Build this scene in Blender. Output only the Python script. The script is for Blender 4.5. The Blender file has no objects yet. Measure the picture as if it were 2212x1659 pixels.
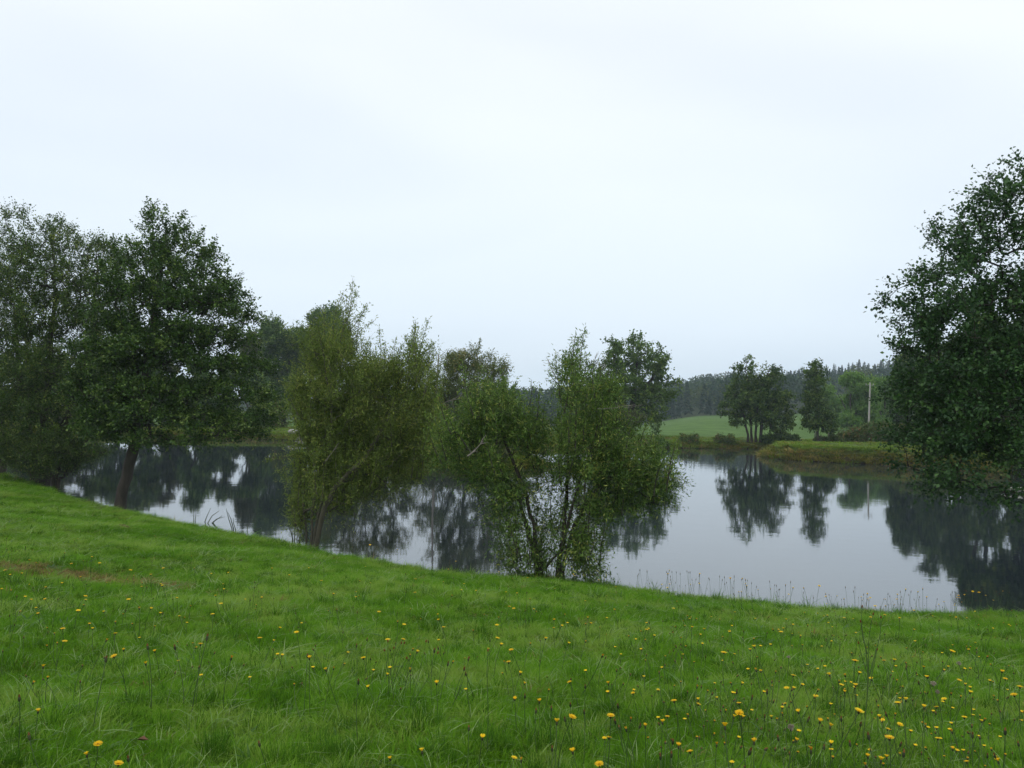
import bpy, math, random
import numpy as np
from mathutils import Matrix, Vector

# ------------------------------------------------------------------ camera, sky, sun, exposure
sc = bpy.context.scene
FP = 1721.7                       # focal length in the pixels of a 2212-wide view of the photograph
PITCH, ROLL = math.radians(1.78), math.radians(1.5)
CAM = np.array([0.0, 0.0, 4.0])
cam_d = bpy.data.cameras.new('camera'); cam = bpy.data.objects.new('camera', cam_d)
sc.collection.objects.link(cam); sc.camera = cam
cam_d.sensor_width = 36.0; cam_d.lens = 36.0*FP/2212.0
cam_d.clip_start = 0.05; cam_d.clip_end = 6000
MROT = Matrix.Rotation(math.pi/2+PITCH, 3, 'X') @ Matrix.Rotation(ROLL, 3, 'Z')
cam.matrix_world = Matrix.Translation(Vector(CAM)) @ MROT.to_4x4()
MR = np.array(MROT)

SUN_EL, SUN_AZ = math.radians(52), math.radians(200)
world = bpy.data.worlds.new('World'); sc.world = world; world.use_nodes = True
wt = world.node_tree; wt.nodes.clear()
def wn(t, **k):
    n = wt.nodes.new(t)
    for a, b in k.items(): setattr(n, a, b)
    return n
sky = wn('ShaderNodeTexSky', sky_type='NISHITA', sun_disc=False)
sky.sun_elevation = SUN_EL; sky.sun_rotation = SUN_AZ; sky.dust_density = 3.0
tc = wn('ShaderNodeTexCoord'); sep = wn('ShaderNodeSeparateXYZ')
wt.links.new(tc.outputs['Generated'], sep.inputs[0])
mp = wn('ShaderNodeMapping'); mp.inputs['Scale'].default_value = (1.0, 1.0, 2.6); mp.inputs['Rotation'].default_value = (0.25, 0.30, 0.0)
mp.inputs['Location'].default_value = (0.35, 0.1, 0.55)
wt.links.new(tc.outputs['Generated'], mp.inputs[0])
nz = wn('ShaderNodeTexNoise'); nz.inputs['Scale'].default_value = 1.5; nz.inputs['Detail'].default_value = 2.5; nz.inputs['Roughness'].default_value = 0.45
nz.inputs['Distortion'].default_value = 0.4
wt.links.new(mp.outputs[0], nz.inputs['Vector'])
cr = wn('ShaderNodeValToRGB')
cr.color_ramp.elements[0].position = 0.30; cr.color_ramp.elements[0].color = (0.83, 0.895, 0.955, 1)
cr.color_ramp.elements[1].position = 0.56; cr.color_ramp.elements[1].color = (0.95, 1.0, 1.03, 1)
wt.links.new(nz.outputs['Fac'], cr.inputs[0])
gr = wn('ShaderNodeValToRGB')     # the cloud deck is a little darker and bluer towards the horizon
gr.color_ramp.elements[0].position = 0.0; gr.color_ramp.elements[0].color = (0.82, 0.90, 1.0, 1)
gr.color_ramp.elements[1].position = 0.42; gr.color_ramp.elements[1].color = (1.0, 1.0, 1.0, 1)
wt.links.new(sep.outputs[2], gr.inputs[0])
mul = wn('ShaderNodeMixRGB', blend_type='MULTIPLY'); mul.inputs[0].default_value = 1.0
wt.links.new(cr.outputs[0], mul.inputs[1]); wt.links.new(gr.outputs[0], mul.inputs[2])
sc10 = wn('ShaderNodeVectorMath', operation='SCALE'); sc10.inputs['Scale'].default_value = 10.0
wt.links.new(mul.outputs[0], sc10.inputs[0])
mx = wn('ShaderNodeMixRGB'); mx.inputs[0].default_value = 0.94   # overcast: cloud over nearly all of the clear sky
wt.links.new(sky.outputs[0], mx.inputs[1]); wt.links.new(sc10.outputs[0], mx.inputs[2])
bg = wn('ShaderNodeBackground'); bg.inputs['Strength'].default_value = 0.1
wo = wn('ShaderNodeOutputWorld')
wt.links.new(mx.outputs[0], bg.inputs[0]); wt.links.new(bg.outputs[0], wo.inputs[0])
sd = bpy.data.lights.new('sun', 'SUN'); sd.energy = 0.7; sd.angle = math.radians(30); sd.color = (1.0, 0.97, 0.92)
sun = bpy.data.objects.new('sun', sd); sc.collection.objects.link(sun)
sun.rotation_euler = (math.pi/2-SUN_EL, 0, math.pi-SUN_AZ)
sc.view_settings.view_transform = 'Standard'; sc.view_settings.look = 'None'
sc.view_settings.exposure = 0.15; sc.view_settings.gamma = 1.0; sc.view_settings.use_curve_mapping = False
sc.cycles.max_bounces = 8; sc.cycles.diffuse_bounces = 3; sc.cycles.glossy_bounces = 3
sc.cycles.transmission_bounces = 4; sc.cycles.volume_bounces = 1; sc.cycles.transparent_max_bounces = 8

rng = np.random.default_rng(7)
R = random.Random(11)

# ------------------------------------------------------------------ helpers
def ray(u, v):
    d = MR @ np.array([u-1106.0, -(v-829.5), -FP]); return d/d[1]
def pt(u, v, Y): return CAM + ray(u, v)*Y
def ptz(u, v, z):
    r = ray(u, v); return CAM + r*((z-CAM[2])/r[2])
def smooth(t):
    t = np.clip(t, 0, 1); return t*t*(3-2*t)

def tag(o, label=None, cat=None, group=None, kind=None):
    if label: o['label'] = label
    if cat: o['category'] = cat
    if group: o['group'] = group
    if kind: o['kind'] = kind
    return o
def link(name, data, parent=None, loc=None):
    o = bpy.data.objects.new(name, data); sc.collection.objects.link(o)
    if parent is not None: o.parent = parent
    if loc is not None: o.location = loc
    return o
def empty(name, loc, rz=0):
    o = link(name, None, loc=loc); o.rotation_euler.z = rz; o.empty_display_size = 0.2
    return o
def np_mesh(name, V, F, mats, fmat=None, tint=None, smooth_=False, vcol=None):
    """V (n,3); F (m,k) array of one polygon size, or list of such arrays"""
    me = bpy.data.meshes.new(name)
    V = np.asarray(V, np.float32)
    Fs = F if isinstance(F, list) else [F]
    Fs = [np.asarray(f, np.int32) for f in Fs if len(f)]
    nl = sum(f.size for f in Fs); npoly = sum(len(f) for f in Fs)
    me.vertices.add(len(V)); me.vertices.foreach_set('co', V.ravel())
    me.loops.add(nl); me.loops.foreach_set('vertex_index', np.concatenate([f.ravel() for f in Fs]))
    me.polygons.add(npoly)
    tot = np.concatenate([np.full(len(f), f.shape[1], np.int32) for f in Fs])
    st = np.concatenate([[0], np.cumsum(tot)[:-1]]).astype(np.int32)
    me.polygons.foreach_set('loop_start', st); me.polygons.foreach_set('loop_total', tot)
    for m in (mats if isinstance(mats, (list, tuple)) else [mats]): me.materials.append(m)
    if fmat is not None: me.polygons.foreach_set('material_index', np.asarray(fmat, np.int32))
    if smooth_: me.polygons.foreach_set('use_smooth', np.ones(npoly, bool))
    me.update(calc_edges=True)
    if tint is not None:
        a = me.attributes.new('tint', 'FLOAT', 'POINT'); a.data.foreach_set('value', np.asarray(tint, np.float32))
    if vcol is not None:
        a = me.attributes.new('surf', 'FLOAT_COLOR', 'POINT')
        a.data.foreach_set('color', np.asarray(vcol, np.float32).ravel())
    me.validate(verbose=False)
    return me

class MB:      # collects tubes, ribbons and solids into ONE mesh
    def __init__(s): s.V = []; s.F4 = []; s.F3 = []; s.m4 = []; s.m3 = []; s.t = []; s.n = 0
    def add(s, V, F, mi=0, tint=0.5):
        V = np.asarray(V, float); F = np.asarray(F, int)
        if F.shape[1] == 4: s.F4.append(F+s.n); s.m4 += [mi]*len(F)
        else: s.F3.append(F+s.n); s.m3 += [mi]*len(F)
        s.V.append(V); s.n += len(V)
        s.t.append(np.full(len(V), tint) if np.isscalar(tint) else tint)
    def tube(s, P, rad, sides=6, mi=0, tint=0.5, cap=True):
        P = np.asarray(P, float); rad = np.broadcast_to(np.asarray(rad, float), (len(P),))
        T = np.gradient(P, axis=0); T /= np.linalg.norm(T, axis=1)[:, None]+1e-9
        ref = np.array([0.0, 1.0, 0.0]) if abs(T[0][1]) < 0.8 else np.array([1.0, 0, 0])
        A = np.cross(T, ref); A /= np.linalg.norm(A, axis=1)[:, None]+1e-9
        B = np.cross(T, A)
        th = np.arange(sides)*2*math.pi/sides
        V = P[:, None] + rad[:, None, None]*(A[:, None]*np.cos(th)[None, :, None] + B[:, None]*np.sin(th)[None, :, None])
        n = len(P); i = np.arange(n-1)[:, None]*sides; j = np.arange(sides)[None]; k = (j+1) % sides
        F = np.stack([i+j, i+k, i+sides+k, i+sides+j], -1).reshape(-1, 4)
        base = s.n
        s.add(V.reshape(-1, 3), F, mi, tint)
        if cap:
            c = P[-1] + T[-1]*rad[-1]*0.4
            o = (n-1)*sides
            s.F3.append(np.array([[base+o+a, base+o+(a+1) % sides, s.n] for a in range(sides)])); s.m3 += [mi]*sides
            s.V.append(c[None]); s.n += 1; s.t.append(np.full(1, 0.5))
    def mesh(s, name, mats, smooth_=False):
        V = np.concatenate(s.V); F = []; fm = []
        if s.F4: F.append(np.concatenate(s.F4)); fm += s.m4
        if s.F3: F.append(np.concatenate(s.F3)); fm += s.m3
        return np_mesh(name, V, F, mats, fm, np.concatenate(s.t), smooth_)

# ------------------------------------------------------------------ materials
def mat(name):
    m = bpy.data.materials.new(name); m.use_nodes = True; nt = m.node_tree; nt.nodes.clear()
    out = nt.nodes.new('ShaderNodeOutputMaterial'); return m, nt, out
def ramp(nt, stops):
    r = nt.nodes.new('ShaderNodeValToRGB'); e = r.color_ramp.elements
    while len(e) < len(stops): e.new(0.5)
    for k, (p, c) in enumerate(stops): e[k].position = p; e[k].color = (*c, 1)
    return r
def noise(nt, scale, detail=3, rough=0.55, coord='Object', vec=None):
    n = nt.nodes.new('ShaderNodeTexNoise'); n.inputs['Scale'].default_value = scale
    n.inputs['Detail'].default_value = detail; n.inputs['Roughness'].default_value = rough
    if vec is None:
        t = nt.nodes.new('ShaderNodeTexCoord'); nt.links.new(t.outputs[coord], n.inputs['Vector'])
    else: nt.links.new(vec, n.inputs['Vector'])
    return n
def leaf_mat(name, stops, transl=0.28, rough=0.5, spec=0.35, rnd='tint'):
    m, nt, out = mat(name)
    if rnd == 'tint':
        a = nt.nodes.new('ShaderNodeAttribute'); a.attribute_name = 'tint'; fac = a.outputs['Fac']
    else:
        a = nt.nodes.new('ShaderNodeObjectInfo'); fac = a.outputs['Random']
        if rnd == 'loc':      # tufts differ from patch to patch of the meadow as well as one from the next
            g = nt.nodes.new('ShaderNodeNewGeometry'); nn = noise(nt, 0.55, 3, 0.6, vec=a.outputs['Location']); n3 = noise(nt, 4.0, 2, 0.5, vec=a.outputs['Location'])
            m0 = nt.nodes.new('ShaderNodeMath'); m0.operation = 'MULTIPLY_ADD'; m0.inputs[1].default_value = 1.5; m0.inputs[2].default_value = -0.62
            nt.links.new(nn.outputs['Fac'], m0.inputs[0])
            m1_ = nt.nodes.new('ShaderNodeMath'); m1_.operation = 'MULTIPLY_ADD'; m1_.inputs[1].default_value = 1.0; nt.links.new(n3.outputs['Fac'], m1_.inputs[0]); nt.links.new(m0.outputs[0], m1_.inputs[2])
            m2_ = nt.nodes.new('ShaderNodeMath'); m2_.operation = 'MULTIPLY_ADD'; m2_.inputs[1].default_value = 0.35; nt.links.new(a.outputs['Random'], m2_.inputs[0]); nt.links.new(m1_.outputs[0], m2_.inputs[2])
            fac = m2_.outputs[0]
    if rnd == 'tint': stops = [(p_, (c_[0]*1.30, c_[1]*1.32, c_[2]*1.25)) for p_, c_ in stops]
    r = ramp(nt, stops); nt.links.new(fac, r.inputs[0])
    p = nt.nodes.new('ShaderNodeBsdfPrincipled'); p.inputs['Roughness'].default_value = rough
    p.inputs['Specular IOR Level'].default_value = spec
    nt.links.new(r.outputs[0], p.inputs['Base Color'])
    t = nt.nodes.new('ShaderNodeBsdfTranslucent')
    h = nt.nodes.new('ShaderNodeHueSaturation'); h.inputs['Hue'].default_value = 0.485; h.inputs['Value'].default_value = 1.35
    nt.links.new(r.outputs[0], h.inputs['Color']); nt.links.new(h.outputs[0], t.inputs[0])
    mx = nt.nodes.new('ShaderNodeMixShader'); mx.inputs[0].default_value = transl
    nt.links.new(p.outputs[0], mx.inputs[1]); nt.links.new(t.outputs[0], mx.inputs[2]); nt.links.new(mx.outputs[0], out.inputs[0])
    return m
def rough_mat(name, c1, c2, scale=8, rough=0.85, bump=0.3, stretch=None, bscale=None):
    m, nt, out = mat(name)
    t = nt.nodes.new('ShaderNodeTexCoord'); mpn = nt.nodes.new('ShaderNodeMapping')
    if stretch: mpn.inputs['Scale'].default_value = stretch
    nt.links.new(t.outputs['Object'], mpn.inputs[0])
    n = noise(nt, scale, 5, 0.6, vec=mpn.outputs[0]); r = ramp(nt, [(0.3, c1), (0.7, c2)]); nt.links.new(n.outputs['Fac'], r.inputs[0])
    p = nt.nodes.new('ShaderNodeBsdfPrincipled'); p.inputs['Roughness'].default_value = rough
    nt.links.new(r.outputs[0], p.inputs['Base Color'])
    if bump:
        b = nt.nodes.new('ShaderNodeBump'); b.inputs['Strength'].default_value = bump
        n2 = noise(nt, bscale or scale*3, 4, 0.6, vec=mpn.outputs[0])
        nt.links.new(n2.outputs['Fac'], b.inputs['Height']); nt.links.new(b.outputs[0], p.inputs['Normal'])
    nt.links.new(p.outputs[0], out.inputs[0])
    return m
M = {}
M['alder'] = leaf_mat('alder_leaves', [(0, (0.013, 0.036, 0.006)), (0.45, (0.030, 0.068, 0.010)), (0.8, (0.062, 0.118, 0.018)), (1, (0.135, 0.19, 0.045))], 0.24, 0.5, 0.3)
M['alder_right'] = leaf_mat('alder_leaves_blue_green', [(0, (0.012, 0.038, 0.012)), (0.6, (0.028, 0.070, 0.018)), (1, (0.055, 0.115, 0.028))], 0.20, 0.5, 0.3)
M['ash'] = leaf_mat('mixed_leaves', [(0, (0.018, 0.044, 0.007)), (0.5, (0.040, 0.078, 0.012)), (0.9, (0.09, 0.14, 0.025)), (1, (0.15, 0.18, 0.04))], 0.24, 0.5, 0.3)
M['willow'] = leaf_mat('willow_leaves', [(0, (0.048, 0.080, 0.014)), (0.5, (0.090, 0.136, 0.026)), (0.85, (0.155, 0.205, 0.045)), (1, (0.24, 0.26, 0.06))], 0.34, 0.6, 0.2)
M['willow_grey'] = leaf_mat('grey_willow_leaves', [(0, (0.046, 0.062, 0.018)), (0.5, (0.085, 0.112, 0.036)), (0.9, (0.13, 0.16, 0.06)), (1, (0.20, 0.17, 0.06))], 0.28, 0.65, 0.15)
M['willow_front'] = leaf_mat('sallow_leaves', [(0, (0.028, 0.064, 0.010)), (0.5, (0.060, 0.115, 0.020)), (0.85, (0.12, 0.19, 0.036)), (1, (0.24, 0.26, 0.06))], 0.30, 0.55, 0.25)
M['oak'] = leaf_mat('oak_leaves', [(0, (0.016, 0.042, 0.010)), (0.5, (0.044, 0.086, 0.018)), (0.85, (0.085, 0.135, 0.026)), (1, (0.13, 0.18, 0.04))], 0.26, 0.6, 0.2)
M['oak_light'] = leaf_mat('oak_leaves_light', [(0, (0.034, 0.070, 0.014)), (0.6, (0.065, 0.118, 0.024)), (1, (0.12, 0.175, 0.035))], 0.28, 0.6, 0.2)
M['olive'] = leaf_mat('olive_leaves', [(0, (0.035, 0.045, 0.016)), (0.6, (0.058, 0.072, 0.026)), (1, (0.10, 0.10, 0.04))], 0.22, 0.6, 0.2)
M['lime'] = leaf_mat('light_green_leaves', [(0, (0.05, 0.12, 0.018)), (0.6, (0.085, 0.17, 0.03)), (1, (0.14, 0.22, 0.045))], 0.3, 0.6, 0.2)
M['bramble'] = leaf_mat('bramble_leaves', [(0, (0.042, 0.072, 0.016)), (0.6, (0.08, 0.12, 0.028)), (0.9, (0.12, 0.15, 0.04)), (1, (0.19, 0.09, 0.04))], 0.2, 0.6, 0.2)
M['spruce'] = leaf_mat('spruce_needles', [(0, (0.007, 0.018, 0.015)), (1, (0.015, 0.032, 0.024))], 0.08, 0.8, 0.1)
M['forest'] = leaf_mat('forest_leaves', [(0, (0.006, 0.020, 0.018)), (0.35, (0.013, 0.032, 0.022)), (0.6, (0.028, 0.052, 0.018)), (1, (0.062, 0.078, 0.020))], 0.12, 0.8, 0.05)
M['bark'] = rough_mat('bark', (0.022, 0.018, 0.013), (0.062, 0.052, 0.040), 6, 0.9, 0.6, (1, 1, 0.25))
M['bark_willow'] = rough_mat('willow_bark', (0.045, 0.042, 0.026), (0.11, 0.10, 0.068), 7, 0.9, 0.6, (1, 1, 0.3))
M['dead_wood'] = rough_mat('dead_wood', (0.13, 0.115, 0.095), (0.26, 0.235, 0.20), 9, 0.9, 0.3, (1, 1, 0.3))
M['pole'] = rough_mat('concrete_pole', (0.22, 0.215, 0.19), (0.36, 0.35, 0.31), 5, 0.85, 0.1, (1, 1, 0.3))
M['steel'] = rough_mat('dull_steel', (0.14, 0.14, 0.14), (0.24, 0.24, 0.24), 20, 0.5, 0.0)
M['wire'] = rough_mat('wire', (0.05, 0.05, 0.05), (0.08, 0.08, 0.08), 10, 0.6, 0.0)
M['stone'] = rough_mat('pond_stone', (0.20, 0.19, 0.17), (0.42, 0.40, 0.37), 6, 0.9, 0.5)
M['soil'] = rough_mat('crumbled_soil', (0.05, 0.026, 0.012), (0.12, 0.065, 0.032), 40, 0.95, 0.8)
M['stem'] = leaf_mat('flower_stem', [(0, (0.035, 0.075, 0.016)), (1, (0.085, 0.14, 0.04))], 0.1, 0.6, 0.2, 'obj')
M['calyx'] = leaf_mat('calyx', [(0, (0.022, 0.030, 0.012)), (1, (0.05, 0.06, 0.022))], 0.0, 0.7, 0.2, 'obj')
M['petal'] = leaf_mat('yellow_petals', [(0, (0.72, 0.46, 0.008)), (1, (0.86, 0.64, 0.02))], 0.25, 0.6, 0.2, 'obj')
M['petal_old'] = leaf_mat('orange_petals', [(0, (0.42, 0.19, 0.01)), (1, (0.62, 0.38, 0.02))], 0.25, 0.7, 0.2, 'obj')
M['bud_tip'] = leaf_mat('brown_bud_tip', [(0, (0.09, 0.035, 0.012)), (1, (0.20, 0.09, 0.03))], 0.1, 0.8, 0.1, 'obj')
M['fluff'] = leaf_mat('seed_fluff', [(0, (0.32, 0.27, 0.21)), (1, (0.45, 0.39, 0.31))], 0.3, 0.8, 0.1, 'obj')
M['umbel'] = leaf_mat('dried_umbel', [(0, (0.16, 0.09, 0.06)), (1, (0.26, 0.16, 0.11))], 0.1, 0.8, 0.1, 'obj')
M['grass'] = leaf_mat('grass_blades', [(0, (0.034, 0.115, 0.003)), (0.4, (0.070, 0.190, 0.006)), (0.8, (0.115, 0.270, 0.012)), (1, (0.21, 0.33, 0.05))], 0.36, 0.75, 0.07, 'loc')
M['grass_dark'] = leaf_mat('dark_tussock_blades', [(0, (0.030, 0.100, 0.005)), (1, (0.062, 0.165, 0.012))], 0.3, 0.7, 0.1, 'obj')
M['straw'] = leaf_mat('dry_blades', [(0, (0.10, 0.085, 0.018)), (0.5, (0.19, 0.135, 0.04)), (1, (0.30, 0.22, 0.09))], 0.25, 0.7, 0.2, 'obj')
M['bank_blades'] = leaf_mat('bank_blades', [(0, (0.095, 0.135, 0.014)), (0.5, (0.19, 0.19, 0.028)), (0.85, (0.27, 0.23, 0.05)), (1, (0.34, 0.26, 0.09))], 0.3, 0.8, 0.1, 'obj')
M['bank_green'] = leaf_mat('bank_green_blades', [(0, (0.10, 0.20, 0.016)), (1, (0.18, 0.28, 0.035))], 0.3, 0.8, 0.1, 'obj')
M['weed'] = leaf_mat('weed_leaves', [(0, (0.035, 0.10, 0.012)), (1, (0.10, 0.20, 0.03))], 0.25, 0.5, 0.3, 'obj')
M['grass_pale'] = leaf_mat('pale_blades', [(0, (0.13, 0.26, 0.05)), (1, (0.28, 0.36, 0.13))], 0.3, 0.45, 0.4, 'obj')
M['reed'] = leaf_mat('reed_blades', [(0, (0.03, 0.05, 0.02)), (1, (0.08, 0.10, 0.045))], 0.2, 0.5, 0.3, 'obj')
M['dead_leaf'] = rough_mat('dead_leaf', (0.09, 0.035, 0.015), (0.15, 0.07, 0.03), 30, 0.8, 0.1)

# ground: base colour comes from what grows or lies there (soil, meadow, hay field, forest floor) with noise on it
m, nt, out = mat('ground'); M['ground'] = m
a = nt.nodes.new('ShaderNodeAttribute'); a.attribute_name = 'surf'
n1 = noise(nt, 0.25, 5, 0.6); n2 = noise(nt, 9.0, 4, 0.65)
r1 = ramp(nt, [(0.3, (0.72, 0.76, 0.7)), (0.7, (1.22, 1.15, 1.1))]); nt.links.new(n1.outputs['Fac'], r1.inputs[0])
r2 = ramp(nt, [(0.3, (0.62, 0.64, 0.6)), (0.7, (1.25, 1.25, 1.2))]); nt.links.new(n2.outputs['Fac'], r2.inputs[0])
m1 = nt.nodes.new('ShaderNodeMixRGB'); m1.blend_type = 'MULTIPLY'; m1.inputs[0].default_value = 1
m2 = nt.nodes.new('ShaderNodeMixRGB'); m2.blend_type = 'MULTIPLY'; m2.inputs[0].default_value = 1
nt.links.new(a.outputs['Color'], m1.inputs[1]); nt.links.new(r1.outputs[0], m1.inputs[2])
nt.links.new(m1.outputs[0], m2.inputs[1]); nt.links.new(r2.outputs[0], m2.inputs[2])
p = nt.nodes.new('ShaderNodeBsdfPrincipled'); p.inputs['Roughness'].default_value = 0.95; p.inputs['Specular IOR Level'].default_value = 0.1
nt.links.new(m2.outputs[0], p.inputs['Base Color'])
b = nt.nodes.new('ShaderNodeBump'); b.inputs['Strength'].default_value = 0.6; b.inputs['Distance'].default_value = 0.1
nt.links.new(n2.outputs['Fac'], b.inputs['Height']); nt.links.new(b.outputs[0], p.inputs['Normal'])
nt.links.new(p.outputs[0], out.inputs[0])

# pond water: murky brown body, mirror-like surface with very slight ripples
m, nt, out = mat('pond_water'); M['water'] = m
tcn = nt.nodes.new('ShaderNodeTexCoord'); mpn = nt.nodes.new('ShaderNodeMapping'); mpn.inputs['Scale'].default_value = (0.8, 1.0, 1.0)
nt.links.new(tcn.outputs['Object'], mpn.inputs[0])
n1 = noise(nt, 1.6, 3, 0.5, vec=mpn.outputs[0]); n2 = noise(nt, 0.35, 2, 0.5, vec=mpn.outputs[0])
ad = nt.nodes.new('ShaderNodeMath'); ad.operation = 'MULTIPLY_ADD'; ad.inputs[1].default_value = 2.2
nt.links.new(n2.outputs['Fac'], ad.inputs[0]); nt.links.new(n1.outputs['Fac'], ad.inputs[2])
b = nt.nodes.new('ShaderNodeBump'); b.inputs['Strength'].default_value = 0.055; b.inputs['Distance'].default_value = 0.03
nt.links.new(ad.outputs[0], b.inputs['Height'])
p = nt.nodes.new('ShaderNodeBsdfPrincipled'); p.inputs['Base Color'].default_value = (0.022, 0.030, 0.037, 1)
p.inputs['Roughness'].default_value = 0.035; p.inputs['IOR'].default_value = 2.3; p.inputs['Specular Tint'].default_value = (0.90, 0.96, 1.0, 1)
nt.links.new(b.outputs[0], p.inputs['Normal']); nt.links.new(p.outputs[0], out.inputs[0])

# ------------------------------------------------------------------ terrain
near_uv = [(0, 1015), (100, 1050), (170, 1075), (300, 1105), (420, 1130), (560, 1155), (640, 1170), (700, 1188), (850, 1215), (1000, 1235),
           (1160, 1245), (1300, 1255), (1450, 1275), (1600, 1290), (1800, 1310), (2000, 1317), (2212, 1317)]
near = [tuple(ptz(u, v, 0.30)[:2]) for u, v in near_uv]
POND = [(-70, 82), (-60, 74), (-46, 62), (-36, 51)] + near + [(13.5, 15.6), (18, 17.5), (24, 23), (28.5, 32), (30.5, 42), (34, 50), (40, 58),
        (38.5, 66), (33, 69.5), (27.5, 70.5), (24.3, 74), (25.0, 80), (29.0, 86), (33, 91), (32, 94.5), (26, 94), (18, 91), (10, 86.5), (2, 83),
        (-8, 84), (-18, 87), (-27, 86), (-38, 84), (-52, 84), (-62, 86)]
ISL = [(-14.5, 58), (-13.0, 55.0), (-9.0, 53.5), (-6.0, 52.4), (-2.5, 51.6), (1.5, 53), (3.0, 56.5), (1.5, 60), (-3, 61.5), (-8, 61.5), (-12.5, 60.5)]
def smooth_poly(P, it=2):
    P = np.array(P, float)
    for _ in range(it):
        Q = np.roll(P, -1, 0); P = np.stack([P*0.75+Q*0.25, P*0.25+Q*0.75], 1).reshape(-1, 2)
    return P
POND = smooth_poly(POND, 1); ISL = smooth_poly(ISL, 1)
def sdist(P, x, y):       # >0 inside
    d = np.full(x.shape, 1e18); ins = np.zeros(x.shape, bool)
    for (ax, ay), (bx, by) in zip(P, np.roll(P, -1, 0)):
        ex, ey = bx-ax, by-ay
        t = np.clip(((x-ax)*ex+(y-ay)*ey)/(ex*ex+ey*ey), 0, 1)
        d = np.minimum(d, (x-ax-t*ex)**2+(y-ay-t*ey)**2)
        c = ((ay > y) != (by > y)) & (x < ex*(y-ay)/(ey if ey else 1e-9)+ax)
        ins ^= c
    return np.where(ins, np.sqrt(d), -np.sqrt(d))
def land(x, y):           # >0 on land
    return np.maximum(-sdist(POND, x, y), sdist(ISL, x, y))
def wav(x, y):            # gentle unevenness
    return (np.sin(x*0.9+1.3*np.sin(y*0.5))*np.cos(y*0.8+0.7*np.sin(x*0.6)) + 0.5*np.sin(x*2.3+y*1.1)*np.sin(y*2.0-x*0.7))
def height(x, y):
    x = np.asarray(x, float); y = np.asarray(y, float)
    d = land(x, y)
    dp = np.maximum(d, 0)
    w = (1-smooth((y-38)/22))*(1-smooth((x-16)/12))
    zn = 0.26*smooth(dp/0.45) + 3.6*(1-np.exp(-0.18*np.maximum(dp-0.2, 0)/3.6)) + 0.045*wav(x, y)*smooth(dp/2.5)
    zf = (0.62+0.6*smooth((x-20)/4)*smooth((88-y)/8))*smooth(dp/1.6) + 0.035*np.minimum(dp, 10) + 0.0022*np.maximum(dp-10, 0)*(1-smooth((dp-250)/200)) + 0.05*wav(x*0.5, y*0.5)*smooth(dp/2.0)
    t = x/np.maximum(y, 1.0)
    hill = 29*smooth((t-0.155)/0.36)*smooth((y-230)/330)*smooth((y-100)/60) + 7*smooth((t+0.15)/0.3)*smooth((y-300)/200)*(1-smooth((t-0.17)/0.36))
    hill += 9*smooth((y-420)/300)
    dome = smooth((t-0.12)/0.13)
    hill += (1-w)*(1.5*dome*smooth((y-108)/85) - 3.4*(1-dome)*smooth((y-112)/110))
    z = w*zn + (1-w)*zf + hill
    zu = np.maximum(-1.0, 0.7*d)
    return np.where(d > 0, z, zu)
def H(x, y): return float(height(np.array([x]), np.array([y]))[0])
def ptg(u, v, h=0.0, ymax=60):   # where the view ray meets the ground raised by h
    r = ray(u, v); Y = np.linspace(0.8, ymax, 1200)
    P = CAM[None]+r[None]*Y[:, None]
    below = P[:, 2] <= height(P[:, 0], P[:, 1])+h
    k = int(np.argmax(below)) if below.any() else len(Y)-1
    return P[k]

def axis(lo, hi, c, s0, g):
    def half(L):
        o = [0.0]; st = s0
        while o[-1] < L: o.append(o[-1]+st); st = s0+g*o[-1]
        return o
    a = half(hi-c); b = half(c-lo)
    return np.array([c-q for q in b[:0:-1]]+[c+q for q in a])
gx = axis(-1000, 1000, 0, 0.25, 0.014); gy = axis(-60, 1300, 10, 0.22, 0.0115)
GX, GY = np.meshgrid(gx, gy, indexing='ij')
GZ = height(GX, GY); GD = land(GX, GY)
nx, ny = GX.shape
V = np.stack([GX, GY, GZ], -1).reshape(-1, 3)
i = np.arange(nx-1)[:, None]*ny + np.arange(ny-1)[None]
F = np.stack([i, i+ny, i+ny+1, i+1], -1).reshape(-1, 4)
x, y, d = GX.ravel(), GY.ravel(), GD.ravel()
def mixc(c, e, w): return c*(1-w[:, None])+np.array(e)*w[:, None]
col = np.tile(np.array([0.045, 0.095, 0.010]), (len(x), 1))            # meadow floor under the blades
wfar = smooth((y-45)/25)
col = mixc(col, (0.075, 0.115, 0.024), wfar)                            # rough grass round the far shore
col = mixc(col, (0.085, 0.155, 0.040), smooth((d-11)/5)*smooth((y-90)/10)) # mown field
col = mixc(col, (0.030, 0.045, 0.018), smooth((y-285-0.1*x)/12))             # floor of the wood
soil = smooth((1.15-d)/0.6)*smooth((y-42)/8)
col = mixc(col, (0.055, 0.042, 0.020), soil)
col = mixc(col, (0.030, 0.024, 0.014), smooth(-d/0.3))
dry0 = ptg(60, 1235)
def dry_w(x, y):
    c1 = ptg(60, 1235); c2 = ptg(270, 1262)
    q = np.minimum(((x-c1[0])/1.5)**2+((y-c1[1])/0.6)**2, ((x-c2[0])/1.0)**2+((y-c2[1])/0.3)**2)+0.35*np.sin(x*9+2*np.sin(y*7))*np.sin(y*11+2*np.sin(x*6))
    return 1-smooth((q-0.45+0.35*np.sin(x*5.1+y*7.0))/0.9)
col = mixc(col, (0.14, 0.085, 0.035), dry_w(x, y)*(y < 30))
me = np_mesh('ground', V, F, M['ground'], smooth_=True, vcol=np.concatenate([col, np.ones((len(x), 1))], 1))
ground = link('ground', me); tag(ground, kind='structure')
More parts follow.
